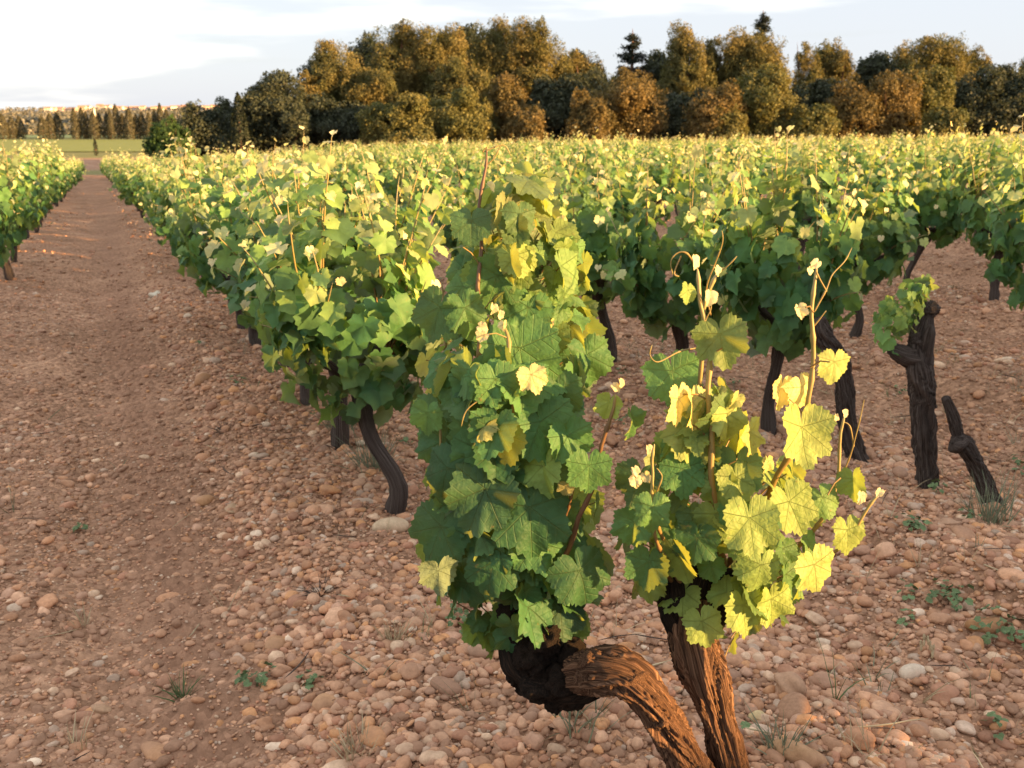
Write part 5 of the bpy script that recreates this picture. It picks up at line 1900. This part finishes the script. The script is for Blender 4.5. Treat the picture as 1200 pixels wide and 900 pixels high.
def house(px, D, w, d, h, rh, wm, rz, label, group):
    p = P(px, 130, D)
    z = float(ridge_h(np.array([p[0]]))[0] * np.interp(D, [1100, 1420, 1500, 1600], [0.10, 0.80, 1.0, 1.0])) - 0.5
    t = thing("village_house", label, "house", (p[0], D, z), group, rz)
    a, b = w / 2, d / 2
    mb = MB()
    V = [(-a, -b, 0), (a, -b, 0), (a, b, 0), (-a, b, 0), (-a, -b, h), (a, -b, h), (a, b, h), (-a, b, h), (-a, 0, h + rh), (a, 0, h + rh)]
    mb.add(V, [(0, 1, 5, 4), (1, 2, 6, 5), (2, 3, 7, 6), (3, 0, 4, 7)])
    mb.add(V, [(4, 7, 8), (5, 9, 6)])
    link("wall", mb.mesh("wall", [wm], False), t)
    e = 0.5
    mb = MB()
    k = rh / b
    z1, z2 = h - e * k + 0.12, h + rh + 0.12
    V = [(-a - e, -b - e, z1), (a + e, -b - e, z1), (a + e, 0, z2), (-a - e, 0, z2), (-a - e, b + e, z1), (a + e, b + e, z1)]
    V += [(x, y, zz + 0.3) for x, y, zz in V]
    mb.add(V, [(0, 3, 2, 1), (3, 4, 5, 2), (6, 7, 8, 9), (9, 8, 11, 10), (0, 1, 7, 6), (4, 10, 11, 5), (0, 6, 9, 3), (3, 9, 10, 4), (1, 2, 8, 7), (2, 5, 11, 8)])
    link("roof", mb.mesh("roof", [ROOFM], False), t)
    for i in range(max(2, int(w / 4))):
        x = -a + (i + 0.5) * w / max(2, int(w / 4))
        mb = MB()
        V = [(x - .5, -b - .05, h * .45), (x + .5, -b - .05, h * .45), (x + .5, -b - .05, h * .72), (x - .5, -b - .05, h * .72)]
        V += [(vx, vy + .03, vz) for vx, vy, vz in V]
        mb.add(V, [(0, 1, 2, 3), (0, 4, 5, 1), (1, 5, 6, 2), (2, 6, 7, 3), (3, 7, 4, 0)])
        link("window", mb.mesh("window", [WINM], False), t)


def build_village():
    rng = np.random.default_rng(14)
    spots = [(57, 1440), (62, 1450), (72, 1480), (80, 1430), (84, 1490), (86, 1420), (94, 1440), (97, 1475), (104, 1500), (118, 1500), (123, 1490), (128, 1505), (134, 1500), (140, 1485), (146, 1500), (151, 1510), (157, 1490), (163, 1500), (168, 1480), (174, 1505), (180, 1490), (186, 1500), (191, 1470), (197, 1500), (204, 1495), (211, 1505), (218, 1490), (226, 1500), (234, 1500), (242, 1495), (252, 1500), (262, 1500)]
    for px, D in spots:
        house(px, D + rng.uniform(-12, 4), rng.uniform(6.5, 13), rng.uniform(6, 9), rng.uniform(3.6, 6.5), rng.uniform(1.4, 2.2), WALLM[int(rng.integers(0, 2))], rng.normal(0.0, 0.35),
              "small pale house of the village strung along the far ridge", "houses of the village on the far ridge")
    # thin tower
    p = P(111.5, 140, 1300)
    t = thing("water_tower", "thin pale tower rising behind the cypresses below the village", "tower", (p[0], 1300, 8))
    mb = MB()
    V, Fc, bc = tube([(0, 0, -6), (0, 0, 4), (0, 0, 15), (0, 0, 15.2)], [1.3, 1.2, 1.0, 1.0], 16, 20)
    mb.add(V, Fc)
    link("shaft", mb.mesh("shaft", [WALLM[0]]), t)
    mb = MB()
    V, Fc, bc = tube([(0, 0, 15.2), (0, 0, 16.5), (0, 0, 18.4)], [1.5, 1.4, 0.1], 16, 8)
    mb.add(V, Fc)
    link("cap", mb.mesh("cap", [ROOFM]), t)


build_village()
